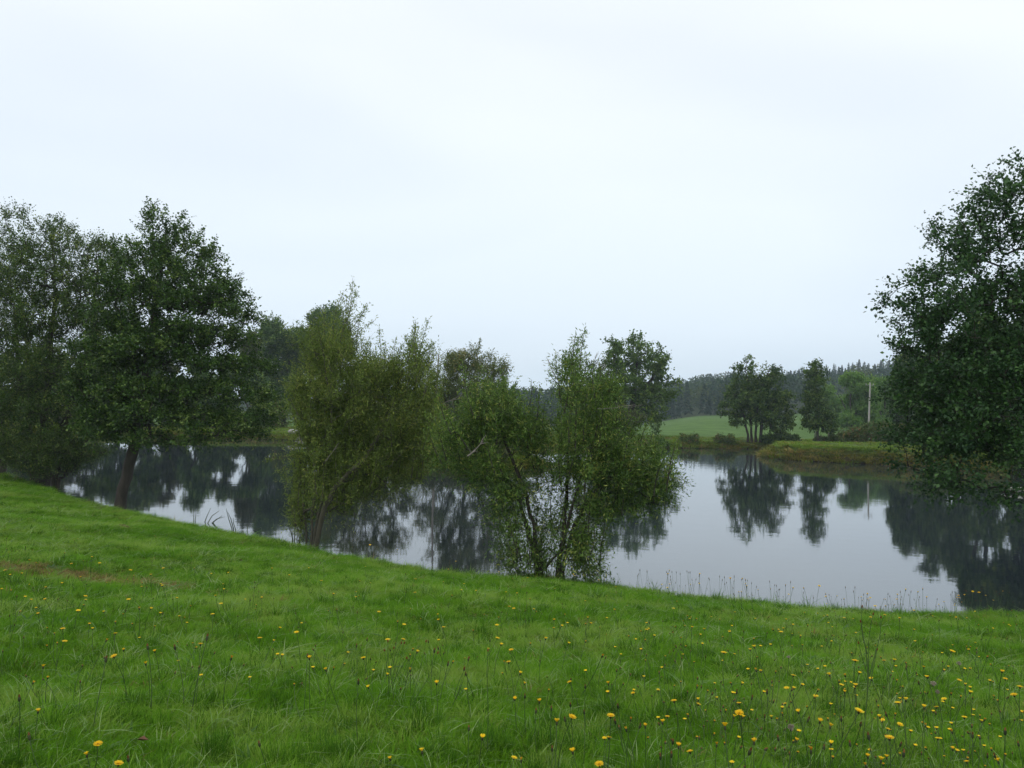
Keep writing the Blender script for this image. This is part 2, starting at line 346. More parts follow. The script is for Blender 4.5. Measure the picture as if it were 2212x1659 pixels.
# water: a closed sheet following the pond, running a little under the banks
wx = np.linspace(-75, 46, 70); wy = np.linspace(12, 99, 60)
WX, WY = np.meshgrid(wx, wy, indexing='ij'); i = np.arange(69)[:, None]*60+np.arange(59)[None]
WF = np.stack([i, i+60, i+61, i+1], -1).reshape(-1, 4)
WV = np.stack([WX, WY, 0*WX], -1).reshape(-1, 3)
cx = WV[WF].mean(1); keep = land(cx[:, 0], cx[:, 1]) < 2.2
water = link('water', np_mesh('water', WV, WF[keep], M['water'])); tag(water, kind='structure')

# ------------------------------------------------------------------ leaves and trees
def unit(v): return v/(np.linalg.norm(v, axis=-1, keepdims=True)+1e-9)
def leaves(pos, axis_, nrm, L, W, tint):
    """one folded leaf per row"""
    n = len(pos); L = np.broadcast_to(L, (n,))[:, None]; W = np.broadcast_to(W, (n,))[:, None]
    axis_ = unit(axis_); side = unit(np.cross(axis_, nrm)); up = np.cross(side, axis_)
    a = pos; b = pos+axis_*L*0.45+side*W*0.5+up*W*0.12; c = pos+axis_*L-up*L*0.10; e = pos+axis_*L*0.45-side*W*0.5+up*W*0.12
    V = np.stack([a, b, c, e], 1).reshape(-1, 3)
    k = np.arange(n)[:, None]*4
    F = np.concatenate([k+np.array([[0, 1, 2]]), k+np.array([[0, 2, 3]])], 0) if False else k+np.array([[0, 1, 2, 3]])
    return V, F, np.repeat(tint, 4)

def grow(trunks, A, r, asc=0.5, droop=0.0, wob=0.12, seg=0.45):
    """trunks: list of polylines. A: attractor points. Returns nodes, parents, chains"""
    N = []; par = []; chains = []
    for T in trunks:
        ch = []
        for k, p in enumerate(T):
            N.append(np.array(p, float)); par.append(len(N)-2 if k else -1); ch.append(len(N)-1)
        chains.append(ch)
    ntr = len(N)
    tn = np.array(N)
    arr = np.zeros((len(A)*12+ntr+10, 3)); arr[:ntr] = tn; cnt = ntr
    skip = np.zeros(len(arr)); 
    for T, ch in zip(trunks, chains):        # no branching out of the lowest third of a stem
        for q in ch[:max(1, int(len(ch)*r['bare']))]: skip[q] = 1e6
    da = np.array([np.min(np.linalg.norm(tn-a, axis=1)) for a in A])
    tips = []
    for ai in np.argsort(da):
        a = A[ai]; v = a-arr[:cnt]; dist = np.linalg.norm(v, axis=1)
        hz = np.hypot(v[:, 0], v[:, 1])
        cost = dist+asc*np.maximum(0, 0.35*hz-v[:, 2])+skip[:cnt]
        k = int(np.argmin(cost)); p0 = arr[k].copy(); L = dist[k]
        n = int(min(9, max(2, L/seg)))
        ch = [k]; side = rng.normal(0, 1, 3)*wob*L
        side[2] += (0.14 if droop == 0 else -droop)*L
        last = k
        for s in range(1, n+1):
            t = s/n; q = p0+(a-p0)*t+side*math.sin(math.pi*t)*0.8
            if s < n: q = q+rng.normal(0, 0.02*L, 3)
            arr[cnt] = q; par.append(last); last = cnt; ch.append(cnt); cnt += 1
        chains.append(ch); tips.append(last)
    return arr[:cnt], np.array(par), chains, tips, len(trunks)

def make_tree(name, label, cat, base, trunks, lobes, Y, leafm, barkm, nclump, leaf=(0.08, 0.06), twigs=5, per=7, tw=0.35, r_tip=0.006, rbase=None,
              deep=3.0, asc=0.5, droop=0.0, hang=0.0, group=None, upb=0.5, bare=0.3, dead=None, seed=1, shoots=None, rshoots=None, jitter=0, stems_apart=False, extra_deep=None, tipr=1.0, tubes=True, maxr=None, crown='crown', ntwigtube=True):
    """lobes: (u, v, ru, rv[, dy]) ellipsoids of the crown seen in the photograph, each with its own depth"""
    global rng
    rng = np.random.default_rng(seed)
    base = np.array(base, float)
    if jitter: lobes = [(l[0]+rng.uniform(-1, 1)*l[2]*0.15, l[1]+rng.uniform(-1, 1)*jitter*l[3], l[2]*rng.uniform(.85, 1.1), l[3]*rng.uniform(1.15, 1.6))+tuple(l[4:]) for l in lobes]
    us = np.array([l[0] for l in lobes]); uc = np.median(us); wmax = max(abs(us-uc).max()+np.mean([l[2] for l in lobes]), 1)
    vol = np.array([l[2]*l[2]*0.5*l[3] + 1 for l in lobes])**0.72*np.array([l[5] if len(l) > 5 else 1.0 for l in lobes])
    cntl = np.maximum(2, (vol/vol.sum()*nclump).astype(int))
    A = []
    for l, c in zip(lobes, cntl):
        dy = l[4] if len(l) > 4 else 0.0
        cpt = pt(l[0], l[1], Y+dy); s = (Y+dy)/FP
        q = rng.normal(0, 1, (c, 3)); q = unit(q)*(rng.random((c, 1))**0.42)
        dd = max(l[2]*s, deep*(1-0.65*abs(l[0]-uc)/wmax))
        A.append(cpt+q*np.array([l[2]*s, dd, l[3]*s]))
    A = np.concatenate(A)
    A = A[A[:, 2] > 0.25]
    N, par, chains, tips, nt_ = grow(trunks, A, {'bare': bare}, asc, droop)
    cnt = np.zeros(len(N))
    for t in tips:
        cnt[t] += 1
    for k in range(len(N)-1, -1, -1):
        if par[k] >= 0: cnt[par[k]] += cnt[k]
    rad = r_tip*np.maximum(cnt, 1)**0.46*tipr
    if maxr: rad = np.minimum(rad, maxr)
    root = empty(name, base); tag(root, label, cat, group)
    tb = MB(); bb = MB()
    for ci, ch in enumerate(chains):
        P = N[ch]-base
        if ci < nt_:
            rr = rad[ch].copy()
            if rbase: 
                f = np.linspace(1, 0, len(ch))
                rb_ = rbase[ci] if isinstance(rbase, (list, tuple)) else rbase
                rr = np.minimum(rr, rb_*1.2) if isinstance(rbase, (list, tuple)) else rr
                rr = np.maximum(rr, rb_*(0.12+0.88*f**0.9)); rr[0] = max(rr[0], rb_*1.35)
            rr = np.maximum.accumulate(rr[::-1])[::-1]
            tb.tube(P, rr, 10, 0)
        elif tubes:
            rr = rad[ch].copy(); rr[0] = min(rr[0], rr[1]*1.15)
            big = rr[1] > 0.02
            bb.tube(P, rr, 6 if big else 3, 0, cap=big)
    # leaves on twigs round every twig tip and along the outer branches
    outer = np.array(sorted(set(tips) | {par[t] for t in tips if par[t] >= 0 and cnt[par[t]] < 4}))
    C = N[outer]-base; cc = C.mean(0)
    n = len(C)
    od = unit(C-np.array([cc[0], cc[1], max(cc[2]*0.6, 0.5)]))
    D = unit(od[:, None]*0.55+rng.normal(0, 0.62, (n, twigs, 3))+np.array([0, 0, upb])[None, None])
    TL = tw*(0.5+rng.random((n, twigs, 1)))
    T = (np.arange(per)[None, None]+0.6+rng.random((n, twigs, per))*0.6)/per
    curve = np.array([0, 0, -hang])
    Pz = C[:, None, None]+D[:, :, None]*(TL*T)[..., None]+curve*(T**2*TL)[..., None]+rng.normal(0, 0.02+0.05*tw, (n, twigs, per, 3))
    ax = D[:, :, None]*0.7+rng.normal(0, 0.55, (n, twigs, per, 3))+curve*0.9+np.array([0, 0, -0.12])
    nm = rng.normal(0, 0.5, (n, twigs, per, 3))+np.array([0, 0, 0.9])
    tint = np.clip(0.5+rng.normal(0, 0.20, (n, 1, 1))+rng.normal(0, 0.17, (n, twigs, 1))+rng.normal(0, 0.15, (n, twigs, per)), 0, 1)
    Pz = Pz.reshape(-1, 3); m_ = len(Pz)
    Ls = leaf[0]*(0.65+0.6*rng.random(m_)); Ws = Ls*(leaf[1]/leaf[0])
    lv = [leaves(Pz, ax.reshape(-1, 3), nm.reshape(-1, 3), Ls, Ws, tint.ravel())]
    if ntwigtube and tubes:
        for k in range(n):
            if cnt[outer[k]] > 3: continue
            for j in range(0, twigs, 2):
                e = C[k]+D[k, j]*TL[k, j]*0.9+curve*TL[k, j]*0.8
                bb.tube([C[k], (C[k]+e)/2-curve*TL[k, j]*0.1, e], [r_tip*0.7, r_tip*0.5, r_tip*0.3], 3, 0, cap=False)
    if rshoots:
        shoots = list(shoots or []); rq = random.Random(seed+500)
        for _ in range(rshoots[0]):
            l = lobes[rq.randrange(len(lobes))]; u0 = l[0]+rq.uniform(-.9, .9)*l[2]; v0 = l[1]+rq.uniform(-.4, .9)*l[3]; L_ = rq.uniform(rshoots[1], rshoots[2])
            shoots.append((u0, v0, u0+(u0-uc)*0.10+rq.uniform(-16, 16), v0-L_, rq.uniform(-1, 1)*deep*0.7+(l[4] if len(l) > 4 else 0)))
    if shoots:        # long leafy shoots standing out of the crown: (u0,v0,u1,v1,dy)
        for s_ in shoots:
            p0 = pt(s_[0], s_[1], Y+s_[4])-base; p1 = pt(s_[2], s_[3], Y+s_[4])-base
            L = np.linalg.norm(p1-p0); k = max(6, int(L/0.12)); t = np.linspace(0, 1, k)[:, None]
            bend = rng.normal(0, 0.05*L, 3); P = p0+(p1-p0)*t+bend*np.sin(math.pi*t)
            bb.tube(P, np.linspace(0.012, 0.003, k), 4, 0)
            kk = int(L/0.12)*5
            tt = np.repeat(np.linspace(0.05, 1, kk), 3); idx = np.clip((tt*(k-1)).astype(int), 0, k-1)
            Q = P[idx]+rng.normal(0, 0.035+0.09*(1-tt[:, None]), (len(tt), 3))
            a_ = unit(p1-p0)*0.5+rng.normal(0, 0.6, (len(tt), 3))
            lv.append(leaves(Q, a_, rng.normal(0, 0.6, (len(tt), 3))+np.array([0, 0, .7]), leaf[0]*(0.8+0.4*rng.random(len(tt))), leaf[1]*np.ones(len(tt)), np.clip(rng.normal(0.65, 0.15, len(tt)), 0, 1)))
    off = 0; Fs = []
    for v_, f_, t_ in lv: Fs.append(f_+off); off += len(v_)
    if bb.V:
        off = tb.n; tb.V += bb.V; tb.t += bb.t; tb.n += bb.n
        tb.F4 += [f+off for f in bb.F4]; tb.m4 += bb.m4; tb.F3 += [f+off for f in bb.F3]; tb.m3 += bb.m3
    if stems_apart:
        for ch in chains[:nt_]:
            q = MB(); q.tube(N[ch]-base, np.linspace(rbase or 0.02, 0.008, len(ch)), 5); link('stem', q.mesh('stem', M[barkm], True), root)
    else: link('trunk', tb.mesh('trunk', M[barkm], True), root)
    link(crown, np_mesh(crown, np.concatenate([v for v, _, _ in lv]), np.concatenate(Fs), M[leafm], tint=np.concatenate([t for _, _, t in lv])), root)
    if dead:
        for d_ in dead:
            db = MB()
            p0 = pt(d_[0], d_[1], Y+d_[4])-base; p1 = pt(d_[2], d_[3], Y+d_[4])-base; L = np.linalg.norm(p1-p0)
            t = np.linspace(0, 1, 7)[:, None]; P = p0+(p1-p0)*t+rng.normal(0, 0.07*L, 3)*np.sin(math.pi*t)+rng.normal(0, 0.012*L, (7, 3))
            db.tube(P, np.linspace(0.022, 0.006, 7)*d_[5], 4)
            for q in range(4):
                k = rng.integers(1, 6); e = P[k]+unit(unit(p1-p0)+rng.normal(0, 0.55, 3))*L*rng.uniform(0.2, 0.45)
                db.tube([P[k], (P[k]+e)/2+rng.normal(0, 0.03*L, 3), e], np.array([0.012, 0.008, 0.004])*d_[5], 3)
            o = link('dead_branch', db.mesh('dead_branch', M['dead_wood'], True), root); tag(o, 'pale bare dead branch sticking out of the leaves')
    return root

def line(u0v0Y, *rest, n=14, jit=0.04):
    """stem polyline through picture points with distances"""
    K = np.array([pt(*q) for q in (u0v0Y,)+rest]); t = np.linspace(0, len(K)-1, n); out = []
    for q in t:
        k = min(int(q), len(K)-2); f = q-k; out.append(K[k]*(1-f)+K[k+1]*f)
    out = np.array(out)
    for _ in range(2): out[1:-1] = (out[:-2]+2*out[1:-1]+out[2:])/4
    out[1:-1] += rng.normal(0, jit, (n-2, 3)); return out
def root_at(P, sink=0.12):       # lets a stem start just inside the soil under its foot
    P = P.copy(); g = max(H(P[0][0], P[0][1]), -0.9); P[0][2] = g-sink; return P

# --- the big alder on the left bank
b = pt(258, 1098, 28.5); tr = root_at(line((256, 1100, 28.5), (275, 1020, 28.5), (300, 930, 28.6), (318, 820, 28.6), (330, 700, 28.6), (352, 560, 28.6), (358, 480, 28.6), n=22, jit=0.03))
make_tree('alder_tree', 'dark green alder with a pointed crown and leaning bare foot at the left water edge', 'tree', (b[0], b[1], H(b[0], b[1])), [tr],
    [(356, 470, 12, 18), (340, 505, 34, 14), (385, 510, 26, 16), (325, 545, 40, 16), (400, 548, 48, 16), (440, 525, 22, 12), (455, 555, 14, 10), (360, 575, 80, 16), (300, 590, 50, 18), (430, 600, 58, 20), (480, 600, 18, 14), (340, 630, 110, 22), (480, 650, 48, 18), (512, 640, 16, 14), (400, 670, 110, 20),
     (270, 680, 60, 26), (500, 695, 42, 12), (540, 680, 10, 20), (340, 720, 120, 26), (460, 740, 90, 20), (525, 740, 34, 12), (240, 760, 75, 30), (360, 790, 120, 26), (490, 790, 80, 18), (550, 800, 30, 12), (240, 840, 75, 28), (360, 850, 120, 22), (470, 850, 90, 16), (560, 860, 44, 14), (590, 880, 20, 8),
     (230, 900, 70, 24), (340, 905, 100, 18), (460, 905, 100, 16), (560, 915, 44, 12), (240, 940, 60, 14), (350, 945, 90, 10), (450, 952, 60, 8), (520, 945, 50, 8), (200, 820, 30, 60)],
    28.5, 'alder', 'bark', 1600, (0.09, 0.07), 6, 8, 0.40, 0.0065, 0.20, deep=3.2, asc=0.35, bare=0.28, seed=3, hang=0.1, jitter=0.9,
    shoots=[(500, 680, 522, 615, 0), (520, 700, 545, 655, .3), (450, 560, 468, 510, 0), (350, 480, 360, 443, 0), (330, 500, 312, 455, 0), (385, 500, 400, 455, .2), (480, 610, 498, 575, 0), (420, 540, 440, 490, 0), (560, 870, 592, 850, 0), (310, 560, 290, 520, 0)])

# --- trees on the left margin, standing close together
def left_tree(name, label, stems, lobes, Y, seed, leafm='ash', n=900, deep=3.0, leaf=(0.09, 0.055), bark='bark', rb=0.2, **k):
    trs = [root_at(line(*s, n=18, jit=0.04)) for s in stems]
    b = trs[0][0]
    return make_tree(name, label, 'tree', (b[0], b[1], H(b[0], b[1])), trs, lobes, Y, leafm, bark, n, leaf, 6, 8, 0.45, 0.007, rb, deep=deep, asc=0.4, bare=0.22, seed=seed, **k)
left_tree('willow_tree', 'large many-stemmed tree with forked dark trunk at the left end of the bank',
    [((85, 1038, 35), (92, 960, 35), (95, 880, 35), (110, 760, 35), (120, 620, 35), (110, 510, 35)), ((95, 1030, 35.2), (125, 950, 35), (150, 890, 34.8), (190, 780, 34.8), (205, 650, 35), (210, 560, 35)),
     ((80, 1035, 35), (60, 930, 36), (40, 800, 36), (30, 650, 36))],
    [(110, 500, 40, 36), (60, 530, 38, 40), (160, 540, 32, 38), (205, 550, 38, 40), (110, 590, 75, 50), (190, 620, 60, 50), (60, 640, 70, 55), (250, 570, 32, 36), (140, 700, 100, 60), (225, 690, 50, 60), (60, 740, 80, 60),
     (150, 800, 95, 60), (60, 850, 80, 60), (160, 880, 70, 40), (100, 930, 60, 25), (240, 620, 40, 40), (60, 960, 60, 20), (170, 940, 50, 22), (20, 900, 50, 40), (215, 900, 40, 30), (225, 800, 40, 60)],
    35, 21, n=1500, deep=4)
left_tree('willow_tree', 'tree cut off by the left edge of the view with a slanting pale brown trunk',
    [((2, 985, 37), (14, 940, 37), (5, 860, 37), (-30, 700, 37), (-50, 560, 37)), ((-2, 985, 37), (-30, 900, 37.5), (-90, 760, 38), (-120, 620, 38))],
    [(-20, 560, 45, 45), (-70, 560, 50, 55), (10, 620, 35, 45), (-60, 680, 90, 70), (0, 740, 50, 60), (-90, 800, 90, 70), (0, 850, 55, 60), (-40, 910, 70, 30), (-140, 680, 70, 80), (20, 560, 20, 30)],
    37, 22, n=800, deep=4)
# undergrowth at the foot of the forked tree
left_tree('alder_shrub', 'low olive shrub crowding the foot of the forked tree on the left bank',
    [((120, 1040, 33.5), (130, 1000, 33.5), (140, 950, 33.5)), ((118, 1040, 33.5), (95, 1000, 33.5), (70, 960, 33.5)), ((122, 1040, 33.5), (160, 1010, 33.5), (185, 975, 33.5))],
    [(60, 990, 45, 25), (120, 980, 50, 35), (165, 965, 35, 35), (110, 1015, 55, 15), (30, 960, 30, 25), (190, 930, 30, 30), (20, 985, 40, 18), (200, 985, 26, 14), (150, 1005, 40, 12)], 33.5, 23, 'ash', 420, 1.8, (0.08, 0.03), rb=0.05)

# --- tall willow bush left of centre
b = pt(675, 1178, 22.0)
sw = [root_at(line((678, 1180, 21.2), (700, 1105, 21.0), (730, 1040, 20.9), (775, 1005, 21), (830, 930, 22.2), (870, 800, 22.4), n=18, jit=.02)),
      root_at(line((668, 1180, 22), (680, 1080, 22.2), (700, 960, 22.4), (725, 820, 22.4), (745, 690, 22.4), (760, 625, 22.4), n=20, jit=.02)),
      root_at(line((675, 1180, 22), (700, 1050, 21.6), (720, 900, 21.5), (700, 780, 21.4), (690, 720, 21.4), n=16, jit=.02)),
      root_at(line((662, 1180, 22), (655, 1080, 22.3), (665, 980, 22.5), (680, 860, 22.6), n=14, jit=.02))]
make_tree('willow_bush', 'tall yellow-green willow with tangled upright shoots standing in the water left of centre', 'willow', (b[0], b[1], H(b[0], b[1])), sw,
    [(700, 760, 42, 50), (745, 790, 50, 50), (690, 840, 48, 55), (760, 860, 75, 60), (840, 830, 70, 50), (900, 800, 35, 45), (690, 920, 45, 55), (780, 930, 100, 55), (880, 900, 65, 55), (920, 850, 30, 50),
     (700, 990, 55, 40), (800, 990, 100, 36), (890, 970, 60, 35), (672, 1045, 34, 36, .9), (760, 1050, 70, 26, .9), (840, 1045, 50, 30, .6), (660, 1105, 22, 36, .9), (735, 1100, 40, 24, 1.0), (650, 1140, 16, 20, .6, .5), (700, 1080, 34, 36, -.5, .6), (770, 1060, 40, 24, -.6, .6), (800, 1075, 60, 16, .8, .7), (880, 1030, 40, 16, .4, .7), (920, 950, 25, 25), (650, 900, 12, 20), (730, 1000, 80, 70)],
    22.2, 'willow', 'bark_willow', 1000, (0.095, 0.026), 6, 9, 0.50, 0.0045, [0.055, 0.03, 0.03, 0.022], deep=1.9, rshoots=(190, 50, 125), asc=0.9, upb=0.75, bare=0.25, seed=5,
    shoots=[(740, 720, 762, 600, 0), (750, 720, 795, 655, 0.2), (735, 740, 728, 655, -.2), (760, 740, 812, 690, 0), (745, 700, 770, 620, .3), (770, 760, 790, 660, .3), (860, 790, 905, 710, 0), (880, 800, 940, 740, .2),
            (830, 790, 832, 735, 0), (850, 800, 875, 735, .1), (900, 800, 915, 730, 0), (700, 740, 700, 665, 0), (720, 730, 742, 630, 0), (800, 790, 800, 735, 0), (890, 790, 880, 720, .2), (760, 720, 750, 640, .1), (690, 760, 668, 700, 0), (905, 820, 945, 760, 0),
            (640, 960, 590, 948, 0), (650, 985, 570, 995, 0), (660, 1010, 600, 1022, 0)],
    dead=[(935, 880, 1000, 850, 0, .8), (700, 1000, 730, 960, -1.5, 1.0)])

# --- sallow in front of centre, two trunks
b = pt(1185, 1243, 17.6)
ss = [root_at(line((1168, 1244, 17.5), (1158, 1180, 17.5), (1150, 1110, 17.5), (1120, 1020, 17.6), (1080, 930, 17.7), (1060, 860, 17.8), n=16, jit=.015)),
      root_at(line((1160, 1244, 17.6), (1148, 1170, 17.7), (1125, 1090, 17.8), (1090, 1020, 18), (1020, 960, 18), n=14, jit=.015)),
      root_at(line((1205, 1243, 17.6), (1215, 1170, 17.6), (1225, 1090, 17.6), (1228, 1000, 17.6), (1232, 900, 17.6), (1235, 800, 17.6), n=18, jit=.015)),
      root_at(line((1212, 1243, 17.6), (1232, 1150, 17.5), (1270, 1080, 17.4), (1330, 1020, 17.3), (1390, 1010, 17.2), n=14, jit=.015)),
      root_at(line((1200, 1243, 17.6), (1225, 1130, 17.3), (1260, 1020, 17.1), (1290, 920, 17), n=14, jit=.015))]
make_tree('sallow_bush', 'wide loose many-stemmed sallow at the water edge in the middle of the bank', 'sallow', (b[0], b[1], H(b[0], b[1])), ss,
    [(1235, 800, 22, 34), (1235, 860, 32, 45), (1300, 880, 45, 50), (1070, 890, 60, 42), (1010, 950, 50, 32), (1110, 940, 75, 40), (1310, 950, 60, 48), (1235, 930, 30, 50), (970, 1000, 22, 22), (1040, 1020, 65, 36),
     (1090, 1070, 55, 36, 0, .8), (1250, 1030, 60, 45), (1320, 1020, 75, 50), (1390, 1020, 45, 50), (1430, 1050, 28, 45), (1380, 1080, 55, 36), (1300, 1095, 60, 30), (1100, 1130, 44, 34, 0, .8),
     (1180, 1020, 70, 70, .3, .45), (1190, 1130, 60, 50, .3, .5), (1262, 1170, 42, 42, 0, .8), (1110, 1195, 26, 34, 0, .8), (1265, 1220, 34, 24, -.2, .9), (1165, 960, 60, 40, .5, .7), (1215, 1200, 60, 36, .2, .6), (1120, 1225, 30, 16, -.2, .8), (1165, 1210, 30, 26, -.3, .5)],
    17.6, 'willow_front', 'bark', 820, (0.088, 0.025), 6, 8, 0.42, 0.004, [0.055, 0.04, 0.06, 0.035, 0.03], deep=1.7, rshoots=(190, 50, 120), asc=0.6, upb=0.35, bare=0.35, seed=6,
    shoots=[(1225, 830, 1190, 782, 0), (1235, 820, 1238, 760, 0), (1245, 820, 1262, 775, .1), (1215, 840, 1182, 800, 0), (1250, 830, 1285, 800, 0), (1290, 880, 1300, 825, 0), (1310, 880, 1325, 840, 0), (1275, 870, 1275, 800, .1),
            (1080, 880, 1085, 830, 0), (1110, 890, 1118, 825, 0), (1050, 890, 1060, 845, 0), (1140, 900, 1148, 820, .1), (1160, 910, 1165, 830, 0), (1430, 1040, 1452, 1005, 0), (1440, 1060, 1460, 1040, 0), (1235, 790, 1225, 760, 0),
            (1270, 1220, 1300, 1240, -.2), (1130, 1200, 1090, 1215, -.2), (1250, 1180, 1300, 1190, -.2)],
    dead=[(1290, 885, 1370, 875, -.6, .7), (1270, 800, 1290, 762, 0, .5), (1205, 820, 1183, 775, 0, .5), (1060, 900, 1030, 840, .8, .7), (1010, 985, 1045, 950, -1.2, 1.0), (985, 930, 1020, 905, .3, .8)])

# --- island bush and dead snag
b = pt(1010, 985, 56.5)
stems = [root_at(line((1010, 998, 56.5), (1005, 930, 56.5), (1000, 850, 56.5), (1012, 770, 56.5), n=12)), root_at(line((1014, 998, 56.5), (1040, 930, 56), (1070, 850, 56), n=10)), root_at(line((1006, 998, 57), (975, 930, 57), (960, 850, 57), n=10)),
         root_at(line((1030, 1000, 55.5), (1080, 950, 55), (1120, 920, 55), n=10))]
make_tree('grey_willow', 'dense grey-olive willow thicket on the small island behind the two near bushes', 'willow', (b[0], b[1], H(b[0], b[1])), stems,
    [(1000, 790, 42, 28), (1022, 765, 9, 18), (985, 790, 30, 25), (1055, 800, 45, 28), (970, 830, 40, 40), (1020, 840, 55, 45), (1075, 850, 30, 45), (980, 900, 50, 45), (1040, 910, 60, 45), (960, 960, 35, 30), (1030, 970, 70, 28), (1095, 930, 40, 35), (930, 900, 30, 60), (910, 960, 30, 30), (1130, 960, 25, 20)],
    56.5, 'willow_grey', 'bark_willow', 800, (0.16, 0.06), 6, 7, 0.55, 0.009, 0.10, deep=2.6, asc=0.7, upb=0.5, bare=0.2, seed=8, ntwigtube=False, rshoots=(40, 14, 34),
    dead=[(1060, 900, 1090, 860, -1.5, 1.6), (1040, 900, 1060, 850, -2, 1.4), (1070, 850, 1085, 800, 0, 1.2)])
stems = [root_at(line((800, 1000, 58), (795, 920, 58), (800, 840, 58), n=12)), root_at(line((806, 1000, 58), (840, 920, 57.5), (860, 860, 57.5), n=10)), root_at(line((794, 1000, 58), (760, 930, 58), (740, 870, 58), n=10))]
b = stems[0][0]
make_tree('grey_willow', 'low olive willow on the left end of the island hidden behind the tall willow', 'willow', (b[0], b[1], H(b[0], b[1])), stems,
    [(800, 815, 60, 28), (750, 850, 50, 36), (850, 840, 42, 36), (720, 910, 45, 40), (800, 900, 80, 50), (870, 910, 34, 50), (760, 965, 60, 28), (850, 965, 34, 24)],
    58, 'willow_grey', 'bark_willow', 520, (0.18, 0.07), 6, 7, 0.6, 0.009, 0.10, deep=2.4, asc=0.7, upb=0.5, bare=0.2, seed=88, ntwigtube=False)
sb = pt(938, 985, 54.5); gz = H(sb[0], sb[1]); top = pt(940, 765, 54.5)
m_ = MB(); P = np.array([[0, 0, -0.2], [0.03, 0, 1.5], [0.0, 0.02, 3.2], [0.08, 0, top[2]-gz-0.9], [0.10, 0, top[2]-gz]])
m_.tube(P, [0.10, 0.085, 0.075, 0.06, 0.035], 8)
o = link('dead_tree', m_.mesh('dead_tree', M['dead_wood'], True), loc=(sb[0], sb[1], gz))
tag(o, 'bare broken dead trunk rising beside the grey thicket on the island', 'dead tree')

# --- big alder at the right edge, trunk outside the frame
tb_ = pt(2420, 1290, 16.5)
stems = [root_at(line((2420, 1290, 16.5), (2415, 1100, 16.5), (2405, 850, 16.5), (2400, 620, 16.5), (2410, 380, 16.5), (2430, 180, 16.5), n=26, jit=.02))]
make_tree('alder_tree', 'towering dark alder with spreading layered branches filling the right edge', 'tree', (tb_[0], tb_[1], H(tb_[0], tb_[1])), stems,
    [(2204, 365, 14, 22), (2190, 400, 20, 10), (2175, 432, 40, 14), (2215, 455, 40, 24), (2110, 452, 42, 14), (2113, 478, 24, 10), (2160, 500, 60, 18), (2200, 545, 60, 26), (2068, 560, 40, 14), (2036, 530, 14, 22), (2110, 575, 60, 18), (2190, 610, 70, 26), (2018, 612, 38, 12),
     (2108, 640, 60, 18), (1983, 652, 40, 12), (1953, 664, 22, 6), (2058, 680, 60, 20), (2150, 690, 80, 26), (1996, 702, 36, 12), (2210, 750, 75, 36), (2013, 745, 34, 12), (2088, 755, 80, 20), (2110, 815, 100, 30), (2018, 805, 45, 18), (1973, 800, 18, 8), (2200, 850, 80, 45), (2058, 860, 75, 26), (2003, 880, 42, 14),
     (2120, 920, 100, 32), (2038, 925, 65, 20), (1993, 950, 34, 10), (2088, 972, 85, 22), (2190, 955, 60, 26), (2018, 1005, 50, 12), (2110, 1040, 80, 10, 0, .7), (2190, 1075, 50, 12, 0, .6), (2078, 1065, 50, 8), (2018, 1045, 26, 6),
     (2370, 420, 90, 110, 0, .5), (2440, 220, 70, 100, 0, .4), (2340, 620, 90, 110, 0, .6), (2340, 840, 100, 110, 0, .6), (2500, 460, 100, 150, 0, .4), (2520, 750, 110, 160, 0, .4), (2340, 1000, 100, 60, 0, .6)],
    16.5, 'alder_right', 'bark', 1500, (0.080, 0.058), 6, 7, 0.34, 0.0055, 0.22, deep=2.8, asc=0.15, upb=0.2, bare=0.12, seed=9, hang=0.05, jitter=0.5,
    shoots=[(2000, 690, 1923, 650, 0), (2035, 560, 2008, 492, 0), (2125, 490, 2080, 440, 0), (2185, 440, 2158, 372, .3), (2225, 400, 2186, 322, 0), (2015, 725, 1943, 738, 0), (1995, 650, 1933, 655, .4), (2045, 540, 2053, 500, 0), (2145, 450, 2126, 400, 0), (2025, 640, 1968, 600, 0),
      (2085, 500, 2068, 462, -.4), (2025, 940, 1958, 950, 0), (2215, 380, 2160, 345, .4), (2105, 1050, 2038, 1085, 0), (2175, 1060, 2128, 1095, .3)])

# --- trees round the far shore
def far_tree(name, label, foot, stems, lobes, Y, leafm, n, seed, leaf=(0.3, 0.22), deep=4, cat='tree', bark='bark', rb=0.25, asc=0.45, upb=0.4, group=None, tw=0.7, per=6, twigs=5, bare=0.2, spread=0, **k):
    trs = [root_at(line((foot[0]+spread*(q-(len(stems)-1)/2), foot[1], Y), *[(s[0], s[1], Y+(s[2] if len(s) > 2 else 0)) for s in st], n=10, jit=.06)) for q, st in enumerate(stems)]
    b = trs[0][0]
    return make_tree(name, label, cat, (b[0], b[1], H(b[0], b[1])), trs, lobes, Y, leafm, bark, n, leaf, twigs, per, tw, 0.016, rb, deep=deep, asc=asc, upb=upb, bare=bare, seed=seed, group=group, ntwigtube=False, **k)
def foot(u, Y, vguess=950):        # picture row of the ground under column u at distance Y
    for v in np.linspace(880, 1100, 441):
        p = pt(u, v, Y)
        if p[2] <= H(p[0], p[1]): return v
    return vguess
f = foot(1355, 100)
